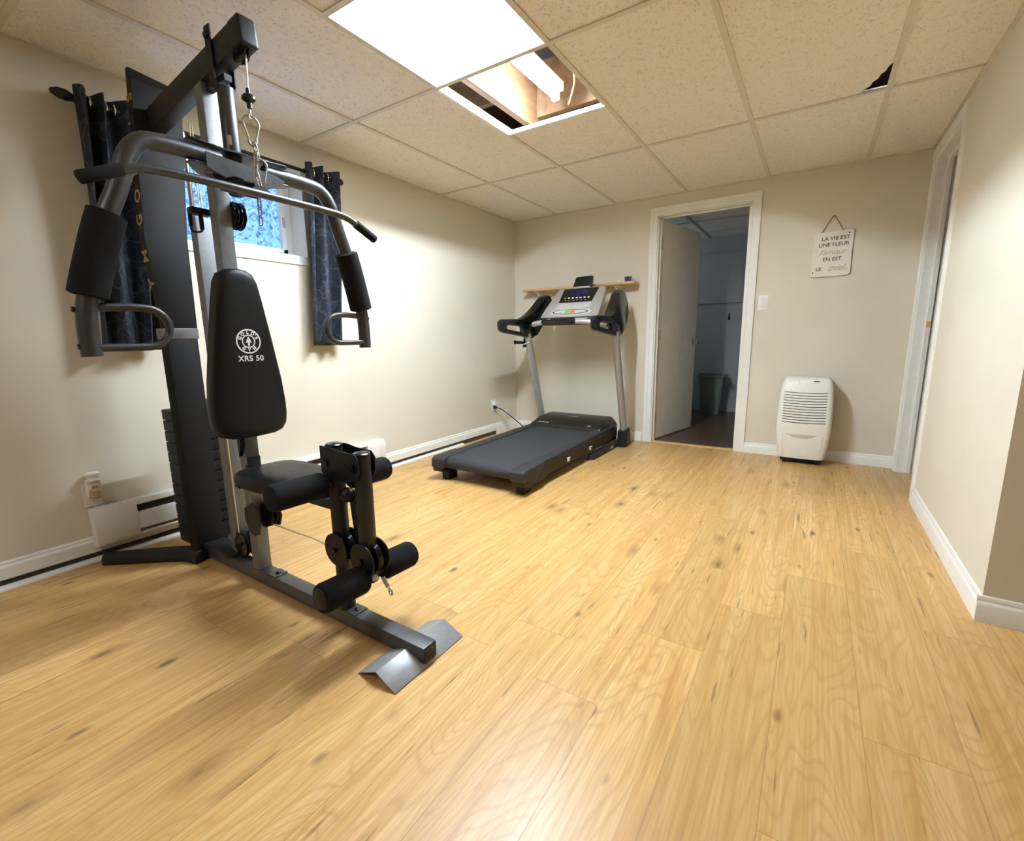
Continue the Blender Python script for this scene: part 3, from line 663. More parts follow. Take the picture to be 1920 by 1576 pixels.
# ------------------------------------------------------------------ dehumidifier
def dehumidifier():
    cx, y0 = 2.722, -.215
    t = thing('dehumidifier', 'cream white portable dehumidifier with slatted front standing by the back wall', 'dehumidifier', (cx, -.13, 0))
    # half-width and front profile against height
    prof = [(.045, .150, .0), (.06, .157, .004), (.12, .165, .014), (.25, .178, .026), (.40, .178, .028), (.52, .172, .020), (.60, .163, .006), (.645, .152, -.012), (.662, .138, -.035)]
    def front(z):
        for (a, w, f), (c, w2, f2) in zip(prof, prof[1:]):
            if a <= z <= c: u = (z-a)/(c-a); return w+(w2-w)*u, f+(f2-f)*u
        return prof[-1][1:] if z > .5 else prof[0][1:]
    b = B(); L = []
    for z, w, f in prof:
        yf = y0-f; yb = -.035; ring = []; r = .035
        ring += [(cx-w, yb), (cx-w, yf+r)] + [(cx-w+r-r*math.cos(a), yf+r-r*math.sin(a)) for a in (PI/6, PI/3)] + [(cx-w+r, yf)]
        ring += [(cx+(w-r)*q, yf-.008*(1-q*q)) for q in (-.75, -.5, -.25, 0, .25, .5, .75)]
        ring += [(cx+w-r, yf)] + [(cx+w-r+r*math.sin(a), yf+r-r*math.cos(a)) for a in (PI/6, PI/3)] + [(cx+w, yf+r), (cx+w, yb)]
        L.append([b.bm.verts.new((x, y, z)) for x, y in ring])
    k = len(L[0])
    for p, q in zip(L, L[1:]):
        for i in range(k): b.bm.faces.new((p[i], p[(i+1) % k], q[(i+1) % k], q[i]))
    b.bm.faces.new(L[0][::-1]); b.bm.faces.new(L[-1]); o = link('body', b, 'dehum', t, 50)
    # grille slats: 12 dark slots
    def fy(z, u):   # front surface y at height z, u=-1..1 across the grille
        w, f = front(z); return y0-f-.008*(1-min(1, abs(u)*.138/(w-.035))**2)
    for i in range(12):
        z = .558-.0205*i; b = B(); n = 16; P = []
        hw = .138
        for j in range(n+1):
            u = -1+2*j/n; P.append(V(cx-.004+u*hw, fy(z, u)-.0022, z-.005*(1-u*u)))
        v = [b.bm.verts.new(p+V(0, 0, s)) for p in P for s in (-.0024, .0024)]
        for j in range(n): b.bm.faces.new((v[2*j], v[2*j+2], v[2*j+3], v[2*j+1]))
        link('vent_slot', b, 'slot', t, 0)
    # tank front, darker patch painted as the shade of the scooped handhold
    b = B(); n = 12; zt = .238
    for j in range(n):
        pass
    P0 = [(cx-.128+.256*j/n) for j in range(n+1)]; v = []
    for x in P0:
        u = (x-cx)/.128; v.append((b.bm.verts.new((x, fy(zt, u)-.0015, zt)), b.bm.verts.new((x, fy(zt-.03, u)-.0010, zt-.030*(1-u*u)-.0005))))
    for j in range(n): b.bm.faces.new((v[j][0], v[j+1][0], v[j+1][1], v[j][1]))
    link('tank_grip_shade', b, 'dehum_seam_shade', t, 0)
    b = B(); b.tube([(cx-.130, fy(zt, -1)-.001, zt-.006), (cx-.128, fy(.13, -1)-.0015, .13), (cx-.118, fy(.062, -1)-.001, .066)], .0014, 6); b.tube([(cx+.130, fy(zt, 1)-.001, zt-.006), (cx+.128, fy(.13, 1)-.0015, .13), (cx+.106, fy(.062, 1)-.001, .066)], .0014, 6); b.tube([(cx-.148, fy(.06, -1)+.002, .062), (cx, fy(.06, 0)-.001, .062), (cx+.148, fy(.06, 1)+.002, .062)], .0014, 6); link('tank_seam', b, 'dehum_seam_shade', t)
    # control panel
    z = .628; w, f = front(.63); nv = V(0, -.045, .0); 
    def pan(x, zz): 
        return V(x, fy(zz, (x-cx)/.14)-.0016, zz)
    b = B(); q = [pan(cx-.052, .614), pan(cx+.018, .614), pan(cx+.018, .644), pan(cx-.052, .644)]; b.add(q, [(0, 1, 2, 3)]); link('control_panel', b, 'bright', t, 0)
    b = B()
    for x in (-.044, -.027, -.011, .004): b.lathe(pan(cx+x, .620)+V(0, .0005, 0), [(.0035, 0), (.003, .0025), (0, .003)], (0, -1, .4), 12)
    b.box(pan(cx-.0545, .614)-V(.0008, .0004, 0), pan(cx-.0535, .644)+V(0, .004, 0)); link('button', b, 'dehum_seam_shade', t)
    b = B(); c = pan(cx+.058, .640); P = [c+V(.023*math.cos(a), 0, .0045*math.sin(a)) for a in [2*PI*i/20 for i in range(20)]]; P = [V(p.x, fy(min(.66, p.z), (p.x-cx)/.14)-.0018, p.z) for p in P]; b.prism(P, (0, -.0008, 0)); link('badge', b, 'slot', t, 0)
    b = B(); b.box((cx-.135, y0+.01, .022), (cx+.135, -.05, .046)); link('base_tray', b, 'black', t)
    for x in (-.11, .11):
        for y in (y0+.03, -.07):
            b = B(); b.cyl((cx+x-.008, y, .015), (cx+x+.008, y, .015), .015, n=16); b.box((cx+x-.012, y-.010, .014), (cx+x+.012, y+.010, .024)); link('caster', b, 'black', t)
dehumidifier()

# ------------------------------------------------------------------ multi-gym
def gym():
    A = -3.372
    t = thing('multi_gym', 'black and gunmetal home weight machine with padded seat in the left of the room', 'exercise machine', (.9, A, 0))
    def L(name, b, mat, par=None, sm=40): return link(name, b, mat, par or t, sm)
    # base
    b = B(); b.box((.42, A-.0275, .010), (1.822, A+.0275, .064)); b.bevel(.003, 2); beam = L('base_beam', b, 'gun_light')
    b = B(); b.box((1.8215, A-.025, .0125), (1.8245, A+.025, .0615)); L('end_cap', b, 'black', beam)
    for x, yy in ((.985, 0), (1.475, 0)):
        b = B(); b.box((x-.028, A-.0275, .0645), (x+.028, A+.0275, .0685)); b.bevel(.001, 1); pl = L('mount_plate', b, 'gun_light', beam)
        b = B(); b.lathe((x+.006, A, .0685), [(.010, 0), (.010, .003), (.006, .006), (0, .0062)], n=14); L('bolt', b, 'black_gloss', pl)
    # front foot: folded plate either side of the beam
    b = B(); y0, y1 = A-.152, A+.152; xf, xr, xb, zr = 1.828, 1.748, 1.668, .040; th = .003
    b.prism([(xb, y0, .001), (xr, y0, zr-th), (xf-.004, y0, .001), (xf, y0, .001), (xf, y0, .004), (xr, y0, zr), (xb, y0, .004)], (0, y1-y0, 0)); b.bevel(.001, 1); L('front_foot', b, 'foot_plate')
    # rear feet spread like a wishbone
    for s in (-1, 1):
        P = smoothpath([(.46, A+s*.05, .030), (.36, A+s*.07, .030), (.24, A+s*.17, .030), (.14, A+s*.255, .028), (.085, A+s*.30, .026)], 2)
        b = B(); n = len(P); prev = []
        for i, p in enumerate(P):
            d = (P[min(i+1, n-1)]-P[max(i-1, 0)]).normalized(); sd = V(-d.y, d.x, 0); w = .040-.012*i/n; h = .058-.012*i/n
            prev.append([b.bm.verts.new(V(p.x, p.y, 0)+sd*w*a+V(0, 0, z)) for a, z in ((-1, .001), (1, .001), (1, h*.6), (.6, h), (-.6, h), (-1, h*.6))])
        for p, q in zip(prev, prev[1:]):
            for i in range(6): b.bm.faces.new((p[i], p[(i+1) % 6], q[(i+1) % 6], q[i]))
        b.bm.faces.new(prev[0]); b.bm.faces.new(prev[-1]); b.bevel(.006, 2, 50); L('rear_foot', b, 'black', None, 60)
    b = B(); b.prism([(.46, A-.045, .064)]+[(.64+.05*math.sin(a), A-.045*math.cos(a), .064) for a in [PI*i/8 for i in range(9)]]+[(.46, A+.045, .064)], (0, 0, .022)); b.bevel(.004, 2); L('base_bracket', b, 'steel')
    # main upright
    PX0, PX1, PW = .850, .902, .026
    b = B(); b.box((PX0, A-PW, .0645), (PX1, A+PW, 1.905)); b.bevel(.004, 2); post = L('main_upright', b, 'silver_post')
    b = B(); b.box((PX0-.002, A+PW, 1.76), (PX0+.05, A+PW+.020, 1.885)); b.bevel(.003, 2); L('guide_bracket', b, 'silver_post', post)
    # rear panel upright with the two vertical cables
    b = B(); b.box((.640, A-.005, .066), (.690, A+.082, 1.48)); b.bevel(.004, 2); L('rear_upright', b, 'silver_post')
    for y, x, z0, z1 in ((A+.004, .699, .15, .86), (A+.044, .712, .17, .86)):
        b = B(); b.cyl((x, y, z0), (x+.004, y, z1), .0028, n=8); L('cable', b, 'cable')
    # weight stack, guide rods, tower shroud
    SX, SY = .335, A+.052
    for i in range(12):
        z = .095+.0505*i; b = B()
        P = [(SX-.075, SY-.112), (SX+.06, SY-.112), (SX+.075, SY-.10), (SX+.075, SY-.03), (SX+.068, SY), (SX+.075, SY+.03), (SX+.075, SY+.10), (SX+.06, SY+.112), (SX-.075, SY+.112)]
        b.prism([(x, y, z) for x, y in P], (0, 0, .047)); b.bevel(.003, 2)
        L('weight_plate', b, 'weight')
    b = B(); b.box((SX-.07, SY-.112, .066), (SX+.075, SY+.112, .0945)); L('stack_base', b, 'black')
    b = B(); b.box((SX-.035, SY-.06, .701), (SX+.035, SY+.06, .735)); b.bevel(.006, 2); L('selector_head', b, 'gun_light')
    for y in (SY-.075, SY+.088):
        b = B(); b.cyl((SX+.02, y, .70), (SX+.02, y, 1.90), .0095, n=14); L('guide_rod', b, 'chrome')
    b = B(); b.cyl((SX+.045, SY+.115, .9), (SX+.05, SY+.115, 1.93), .0026, n=8); b.cyl((SX+.06, SY+.10, .9), (SX+.06, SY+.10, 1.93), .0026, n=8); L('cable', b, 'cable')
    fx = .452
    b = B(); yb0, yb1 = A-.066, A+.050
    b.prism([(fx, yb0, .004), (fx, yb1, .004), (fx-.030, yb1+.006, .004), (fx-.034, yb0-.016, .004)], (0, 0, 1.032)); b.bevel(.005, 2); tower = L('tower_shroud', b, 'shroud')
    b = B(); Z0, Z1 = 1.036, 2.055
    lo = [(fx, A-.070, Z0), (fx, A+.055, Z0), (fx-.045, A+.055, Z0), (fx-.045, A-.070, Z0)]
    mid = [(fx, A-.096, 1.42), (fx, A+.062, 1.42), (fx-.045, A+.062, 1.42), (fx-.045, A-.096, 1.42)]
    hi = [(fx, A-.064, 2.005), (fx, A+.112, 2.010), (fx-.045, A+.112, 2.010), (fx-.045, A-.064, 2.005)]
    cap = [(fx-.030, A-.058, Z1), (fx-.035, A+.085, Z1-.015), (fx-.060, A+.088, Z1-.015), (fx-.055, A-.058, Z1)]
    R = [[b.bm.verts.new(p) for p in r] for r in (lo, mid, hi, cap)]
    for p, q in zip(R, R[1:]):
        for i in range(4): b.bm.faces.new((p[i], p[(i+1) % 4], q[(i+1) % 4], q[i]))
    b.bm.faces.new(R[0][::-1]); b.bm.faces.new(R[-1]); b.bevel(.006, 2, 25); top = L('tower_shroud', b, 'shroud')
    b = B(); b.prism([(fx+.003, A-.072, 1.012), (fx+.003, A+.056, 1.012), (fx-.036, A+.062, 1.012), (fx-.042, A-.090, 1.012)], (0, 0, .046)); b.bevel(.003, 1); L('silver_band', b, 'silver_post', tower)
    # gold lettering running up the narrow left edge of the tower
    for a, c, txt, sz in ((V(fx-.0225, A-.0705, 1.075), V(fx-.0225, A-.0965, 1.40), "GYM", .052), (V(fx-.0225, A-.0965, 1.44), V(fx-.0225, A-.0645, 1.985), "GOLD'S", .052)):
        for k, ch in enumerate(txt):
            p = a.lerp(c, (k+.5)/len(txt)); me = solidtext('print', ch, sz*1.25, 'gold', t, frame(p+V(0, -.0006, 0), c-a, V(-1, 0, 0)), .0012, 0, .0004)
            link_me('edge_letter', me, 'gold', top, 30)
    # top arm and tip
    ra, rb = V(.46, A, 1.868), V(1.172, A, 1.955)
    b = B(); b.beam(ra, rb, .054, .080); b.bevel(.005, 2); arm = L('top_arm', b, 'steel')
    d = (rb-ra).normalized(); b = B(); b.beam(rb-d*.060, rb+d*.004, .058, .085); b.bevel(.008, 3); L('end_cap', b, 'black', arm)
    b = B(); b.lathe((1.125, A-.010, 1.915), [(.038, 0), (.039, .006), (.030, .010), (.039, .014), (.038, .020)], (0, 1, 0), 24); L('pulley', b, 'black_gloss', arm)
    for s in (-1, 1):
        b = B(); b.lathe((.995, A+s*.034, 1.985), [(.012, 0), (.012, .008), (.006, .012), (0, .0125)], (0, s, 0), 12); L('bolt', b, 'black_gloss', arm)
    # hanger straps and pivot tube
    for s in (-1, 1):
        b = B(); y = A+s*.033
        b.box((.978, y-.003, 1.855), (1.012, y+.003, 2.015)); b.prism([(.978, y-.003, 1.855), (1.012, y-.003, 1.855), (1.018, A+s*.020-.003, 1.822), (.990, A+s*.020-.003, 1.822)], (0, .006, 0)); b.bevel(.001, 1); L('hanger_strap', b, 'black')
    b = B(); b.rod((1.006, A, 1.50), (1.006, A, 1.84), .0265, .003); piv = L('pivot_tube', b, 'gun')
    b = B(); b.box((.90, A-.012, 1.855), (1.03, A+.012, 1.875)); L('tube_bracket', b, 'black')
    b = B(); n = 5; a0 = -2.5
    v = [V(1.006+.0272*math.cos(-.9+.45*i/4*1.0), A+.0272*math.sin(-.9+.45*i/4*1.0), 0) for i in range(5)]
    b.add([p+V(0, 0, z) for z in (1.655, 1.685) for p in v], [(i, i+1, i+6, i+5) for i in range(4)]); L('sticker', b, 'taupe', piv, 0)
    # pivot plates of the press arms
    for z, mat in ((1.622, 'black'), (1.556, 'gun')):
        b = B()
        P = [(.93, A-.05), (.955, A-.10), (1.035, A-.165), (1.062, A-.165), (1.070, A-.150), (1.055, A-.05), (1.062, A), (1.055, A+.05), (1.070, A+.150), (1.062, A+.165), (1.035, A+.165), (.955, A+.10), (.93, A+.05)]
        b.prism([(x, y, z) for x, y in P], (0, 0, .006)); 
        b.bevel(.0015, 1); L('pivot_plate', b, mat)
    for y in (A-.095, A+.095):
        b = B(); b.cyl((1.035, y, 1.548), (1.035, y, 1.632), .007, n=12); b.lathe((1.035, y, 1.628), [(.012, 0), (.012, .007), (0, .0075)], n=8); b.lathe((1.035, y, 1.545), [(0, 0), (.012, .0005), (.012, .007)], n=8); L('pivot_bolt', b, 'steel_bolt')
    b = B(); b.prism([(1.076, A+y, z) for y, z in ((-.125, 1.592), (.10, 1.578), (.135, 1.566), (.125, 1.548), (.075, 1.530), (.055, 1.500), (.035, 1.498), (.02, 1.535), (-.04, 1.540), (-.07, 1.528), (-.125, 1.545))], (.006, 0, 0)); b.prism([(1.02, A-.06, 1.50), (1.02, A+.06, 1.50), (1.02, A+.09, 1.55), (1.02, A-.09, 1.55)], (.006, 0, 0)); L('lever_bracket', b, 'gun')
    # press arms
    for s in (-1, 1):
        A = -3.362
        C = [(1.035, s*.075, 1.592), (1.045, s*.21, 1.592), (1.050, s*.320, 1.580), (1.048, s*.368, 1.43), (1.042, s*.405, 1.352), (1.030, s*.470, 1.135), (1.025, s*.481, 1.06), (1.025, s*.481, .962)]
        C = [(x, A+y, z) for x, y, z in C]; P = smoothpath(C, 3)
        b = B(); b.tube(P, .0255, 18); pa = L('press_arm', b, 'gun')
        Q = [p for p in P if 1.118 < p.z < 1.362]; b = B(); r = .0465; k = len(Q)
        Q = [Q[0]]+[Q[0].lerp(Q[1], .25)]+Q[1:-1]+[Q[-1].lerp(Q[-2], .25), Q[-1]]; k = len(Q)
        b.tube(Q, [r-.010]+[r]*(k-2)+[r-.010], 26); L('foam_pad', b, 'foam', pa)
        yo = A+s*.481; b = B()
        H2 = [(1.032, yo-s*.01, 1.098), (1.032, yo-s*.10, 1.104)] + [(1.032, A+s*.342-s*.058*math.sin(a), 1.044+.058*math.cos(a)) for a in [PI*i/10 for i in range(11)]] + [(1.032, yo-s*.10, .986), (1.032, yo-s*.01, .986)]
        b.tube(H2, .0115, 14); L('grip_handle', b, 'gun', pa)
        for z in (1.092, .990):
            b = B(); b.lathe((1.025, yo+s*.022, z), [(.008, 0), (.008, .006), (0, .0065)], (0, s, 0), 10); L('bolt', b, 'black', pa)
    A = -3.372
    # lever yoke and pulleys behind the arms
    b = B(); b.box((.815, A-.085, 1.452), (.85, A-.020, 1.474)); b.box((.815, A-.085, 1.41), (.825, A-.074, 1.452)); b.box((.838, A-.06, 1.40), (.848, A-.048, 1.452)); b.tube(smoothpath([(.82, A-.08, 1.412), (.82, A-.08, 1.392), (.84, A-.055, 1.392), (.843, A-.054, 1.404)], 2), .004, 8); b.bevel(.002, 1); L('lever_yoke', b, 'black')
    for y in (A+.036, A+.062):
        b = B(); b.lathe((.875, y, 1.462), [(.012, -.011), (.040, -.010), (.050, -.008), (.040, -.001), (.040, .001), (.050, .008), (.040, .010), (.012, .011)], (0, 1, 0), 28); L('pulley', b, 'black_gloss')
    b = B(); b.cyl((.875, A+.026, 1.462), (.875, A+.082, 1.462), .008, n=12); b.lathe((.875, A+.078, 1.462), [(.014, 0), (.014, .007), (0, .008)], (0, 1, 0), 8); L('axle_bolt', b, 'steel_bolt')
    # backrest
    hw = [(1.262, .0), (1.258, .030), (1.245, .053), (1.215, .068), (1.15, .081), (1.0, .106), (.85, .129), (.76, .137), (.71, .138), (.67, .131), (.645, .112), (.634, .078), (.631, .0)]
    def outline(k, x):
        P = []
        for z, w in hw: P.append((z, w))
        cz = .93; pts = [(x, A-.004+w*k, cz+(z-cz)*(1-(1-k)*.22)) for z, w in P] + [(x, A-.004-w*k, cz+(z-cz)*(1-(1-k)*.22)) for z, w in P[-2:0:-1]]
        return pts
    b = B(); rings = [[b.bm.verts.new(p) for p in outline(k, x)] for x, k in ((.888, .93), (.897, .99), (.915, 1.0), (.942, .995), (.956, .955), (.9625, .88), (.9665, .70), (.968, .45))]
    k = len(rings[0])
    for p, q in zip(rings, rings[1:]):
        for i in range(k): b.bm.faces.new((p[i], p[(i+1) % k], q[(i+1) % k], q[i]))
    b.bm.faces.new(rings[0][::-1]); b.bm.faces.new(rings[-1]); back = L('backrest', b, 'vinyl', None, 60)
    # round emblem and model lettering on the pad
    ex = .9683; c = V(ex, A, .998); U, Wz = V(0, 1, 0), V(0, 0, 1); pr = []
    def ringflat(r0, r1, n=48):
        q = B()
        for i in range(n):
            a0, a1 = 2*PI*i/n, 2*PI*(i+1)/n
            q.add([c+(U*math.cos(a)+Wz*math.sin(a))*r for a, r in ((a0, r0), (a1, r0), (a1, r1), (a0, r1))], [(0, 1, 2, 3)])
        me = bpy.data.meshes.new('r'); q.bm.to_mesh(me); q.bm.free(); return me
    pr += [ringflat(.0405, .0455), ringflat(.0205, .0245)]
    for ch, a in zip("GOLD'S", (158, 126, 92, 58, 39, 22)):
        a = math.radians(a); rd = U*math.cos(a)+Wz*math.sin(a); o = c+rd*.0325
        pr.append(solidtext('e', ch, .0165, None, t, frame(o, V(0, math.sin(a), -math.cos(a)), rd), .0008, 0, .0002))
    for ch, a in zip("GYM", (233, 270, 307)):
        a = math.radians(a); rd = U*math.cos(a)+Wz*math.sin(a); o = c+rd*.0325
        pr.append(solidtext('e', ch, .0165, None, t, frame(o, V(0, -math.sin(a), math.cos(a)), -rd), .0008, 0, .0002))
    q = B()   # small standing figure
    fig = [(0, .0165), (.0022, .0155), (.0028, .0125), (.0016, .0105), (.0055, .0085), (.0085, .003), (.0095, -.003), (.0125, -.0045), (.0095, -.0065), (.0065, -.004), (.0052, .002), (.0036, -.002), (.0040, -.009), (.0026, -.0195), (.0006, -.0195), (0, -.010)]
    fig = fig + [(-x, z) for x, z in fig[-2:0:-1]]
    q.prism([c+V(.0001, y, z) for y, z in fig], (.0003, 0, 0)); bmesh.ops.triangulate(q.bm, faces=q.bm.faces); me = bpy.data.meshes.new('f'); q.bm.to_mesh(me); q.bm.free(); pr.append(me)
    pr.append(solidtext('e', 'XRS 50', .0285, None, t, frame(V(ex, A+.003, .934), V(0, 1, 0), V(0, 0, 1)), .0007, 0, .0002, 1.1))
    o = join('emblem_print', pr, 'white_print', back); o['label'] = 'white round emblem and lettering'
    b = B(); b.prism([(.88, A-.045, .70), (.905, A-.045, .70), (.905, A-.045, .60), (.875, A-.04, .55), (.86, A-.03, .58)], (0, .018, 0)); L('backrest_bracket', b, 'black')
    # seat
    def so(k, z):
        P = [(.918, .060), (.925, .090), (.955, .118), (1.03, .130), (1.12, .130), (1.24, .108), (1.33, .078), (1.372, .045), (1.380, 0)]
        P = [(.912, 0)]+P; cx = 1.14
        return [(cx+(x-cx)*k, A+.012+y*k, z) for x, y in P]+[(cx+(x-cx)*k, A+.012-y*k, z) for x, y in P[-2:0:-1]]
    b = B(); rings = [[b.bm.verts.new(p) for p in so(k, z)] for z, k in ((.462, .90), (.465, .97), (.480, 1.), (.498, .995), (.510, .96), (.516, .86), (.519, .5))]
    k = len(rings[0])
    for p, q in zip(rings, rings[1:]):
        for i in range(k): b.bm.faces.new((p[i], p[(i+1) % k], q[(i+1) % k], q[i]))
    b.bm.faces.new(rings[0][::-1]); b.bm.faces.new(rings[-1]); seat = L('seat', b, 'vinyl', None, 60)
    b = B(); b.box((.905, A-.024, .430), (1.44, A+.024, .462)); b.bevel(.003, 1); L('seat_support', b, 'steel')
    b = B(); b.lathe((.912, A-.035, .515), [(.006, 0), (.006, .004), (0, .0045)], (1, 0, 0), 10); b.box((.902, A-.026, .50), (.906, A+.026, .545)); L('seat_plate', b, 'gun_light')
    b = B(); b.cyl((.925, A-.080, .452), (.965, A-.090, .458), .010, n=12); L('adjuster_knob', b, 'black', seat)
    # low pulleys and cable to the leg lever
    for y in (A+.010, A+.030):
        b = B(); b.lathe((.925, y, .300), [(.010, -.009), (.038, -.008), (.050, -.007), (.042, 0), (.050, .007), (.038, .008), (.010, .009)], (0, 1, 0), 28); L('pulley', b, 'black_gloss')
    for s in (-1,):
        b = B(); b.prism([(.905, A+s*.028, .36), (.925, A+s*.028, .36), (.955, A+s*.028, .33), (.960, A+s*.028, .28), (.945, A+s*.028, .235), (.905, A+s*.028, .22), (.875, A+s*.028, .23), (.845, A+s*.028, .28), (.850, A+s*.028, .33)], (0, s*.005, 0)); L('pulley_guard', b, 'steel')
    b = B(); b.prism([(.93, A+.042, .345), (.965, A+.042, .335), (.985, A+.042, .30), (.965, A+.042, .255), (.93, A+.042, .25)], (0, .005, 0)); L('pulley_guard', b, 'steel')
    for y, x in ((A+.004, .71), (A+.040, .745)):
        b = B(); b.lathe((x, y, .125), [(.010, -.010), (.042, -.009), (.058, -.008), (.048, 0), (.058, .008), (.042, .009), (.010, .010)], (0, 1, 0), 28); L('pulley', b, 'black_gloss')
    b = B(); b.cyl((.71, A-.025, .125), (.745, A+.075, .125), .008, n=10); b.box((.69, A+.055, .064), (.77, A+.060, .17)); L('pulley_axle', b, 'black')
    b = B(); b.tube([(.955, A+.022, .262), (1.25, A+.012, .272), (1.55, A+.0, .250)], .0028, 8); L('cable', b, 'cable')
    # leg developer
    b = B(); b.rod((1.428, A, .0645), (1.428, A, .655), .028, .003); sp = L('front_post', b, 'steel')
    b = B(); b.lathe((1.428, A, .650), [(.0285, 0), (.0285, .006), (.024, .010), (0, .011)]); L('post_cap', b, 'black_gloss', sp)
    b = B(); b.rod((1.565, A, .205), (1.565, A, .640), .028, .003); lv = L('leg_lever', b, 'steel')
    b = B(); b.lathe((1.565, A, .635), [(.0285, 0), (.0285, .006), (.024, .010), (0, .011)]); L('post_cap', b, 'black_gloss', lv)
    for s in (-1, 1):
        y = A+s*.0305
        b = B(); P = [(1.398, .655), (1.398, .565), (1.425, .545), (1.53, .545), (1.575, .560), (1.590, .585), (1.592, .625), (1.575, .645), (1.50, .648), (1.455, .655)]
        b.prism([(x, y, z) for x, z in P], (0, s*.004, 0)); b.bevel(.001, 1); L('hinge_plate', b, 'black')
    for x, z in ((1.428, .60), (1.565, .60)):
        b = B(); b.cyl((x, A-.040, z), (x, A+.040, z), .007, n=10); b.lathe((x, A-.036, z), [(.012, 0), (.012, .006), (0, .007)], (0, -1, 0), 8); L('axle_bolt', b, 'black_gloss')
    b = B(); b.cyl((1.425, A-.20, .530), (1.425, A+.21, .518), .0125, n=14); L('roller_bar', b, 'steel')
    for y0, y1 in ((-.232, -.050), (.055, .218)):
        b = B(); b.rod((1.425, A+y0, .534-(y0+.232)*.028), (1.425, A+y1, .534-(y1+.232)*.028), .043, .012, 28); L('foam_roller', b, 'foam')
    b = B(); b.sphere((1.470, A+.006, .485), .028, (1, 1, .9)); b.cyl((1.44, A, .485), (1.49, A+.006, .485), .012, n=12); L('stop_bumper', b, 'black')
    b = B(); b.prism([(1.47, A+.012, .50), (1.505, A+.012, .50), (1.520, A+.012, .34), (1.505, A+.012, .315), (1.485, A+.012, .33), (1.475, A+.012, .42)], (0, .005, 0)); L('link_strap', b, 'black')
    # lever pulleys with round guards
    for x, z in ((1.438, .295), (1.572, .290)):
        for y in (A-.036, A+.030):
            b = B(); P = [(x+.058*math.cos(a), y, z+.058*math.sin(a)) for a in [2*PI*i/28 for i in range(28)]]; P = [(px, py, min(pz, z+.058)) for px, py, pz in P]
            b.prism(P, (0, .005, 0)); b.bevel(.001, 1); L('pulley_guard', b, 'black')
        b = B(); b.lathe((x, A, z), [(.010, -.014), (.045, -.012), (.053, -.010), (.044, 0), (.053, .010), (.045, .012), (.010, .014)], (0, 1, 0), 28); L('pulley', b, 'black_gloss')
        b = B(); b.cyl((x, A-.045, z), (x, A+.045, z), .008, n=10); L('axle_bolt', b, 'black_gloss')
    b = B(); b.box((1.405, A-.020, .066), (1.452, A+.020, .235)); b.bevel(.003, 1); L('lever_stop', b, 'steel')
    b = B(); b.cyl((1.575, A-.19, .236), (1.575, A+.17, .229), .0125, n=14); L('roller_bar', b, 'steel')
    for y0, y1 in ((-.195, -.035), (.040, .178)):
        b = B(); b.rod((1.575, A+y0, .237), (1.575, A+y1, .230), .046, .012, 28); fr = L('foam_roller', b, 'foam')
        ye = A+(y0 if y0 < 0 else y1); s = -1 if y0 < 0 else 1
        b = B(); b.lathe((1.575, ye-s*.001, .237 if s < 0 else .230), [(.034, 0), (.034, .002), (.03, .004), (0, .0045)], (0, s, 0), 20); L('end_cap', b, 'black', fr)
    b = B(); b.lathe((1.625, A-.030, .245), [(.010, 0), (.010, .006), (.005, .008), (0, .0085)], (1, -.4, 0), 10); L('bolt', b, 'steel_bolt')
    b = B(); b.cyl((1.615, A+.010, .225), (1.635, A+.012, .195), .007, n=10); b.torus((1.645, A+.013, .182), .011, .0035, (.3, 1, 0), 18, 8); L('eye_bolt', b, 'steel_bolt')
    # cable at the arm tip with its stopper
    b = B(); b.cyl((1.150, A, 1.910), (1.140, A, 1.800), .0028, n=8); cb = L('lat_cable', b, 'bright')
    b = B(); b.lathe((1.139, A, 1.772), [(.004, .030), (.006, .030), (.007, .016), (.014, .012), (.021, .004), (.021, -.003), (.014, -.009), (.008, -.012), (.008, -.028), (.004, -.030)]); L('cable_stopper', b, 'black_gloss', cb)
    b = B(); b.cyl((1.139, A, 1.742), (1.138, A, 1.725), .003, n=8); b.torus((1.138, A, 1.720), .006, .0018, (1, .3, 0), 14, 6); L('cable_eye', b, 'zinc', cb)
gym()

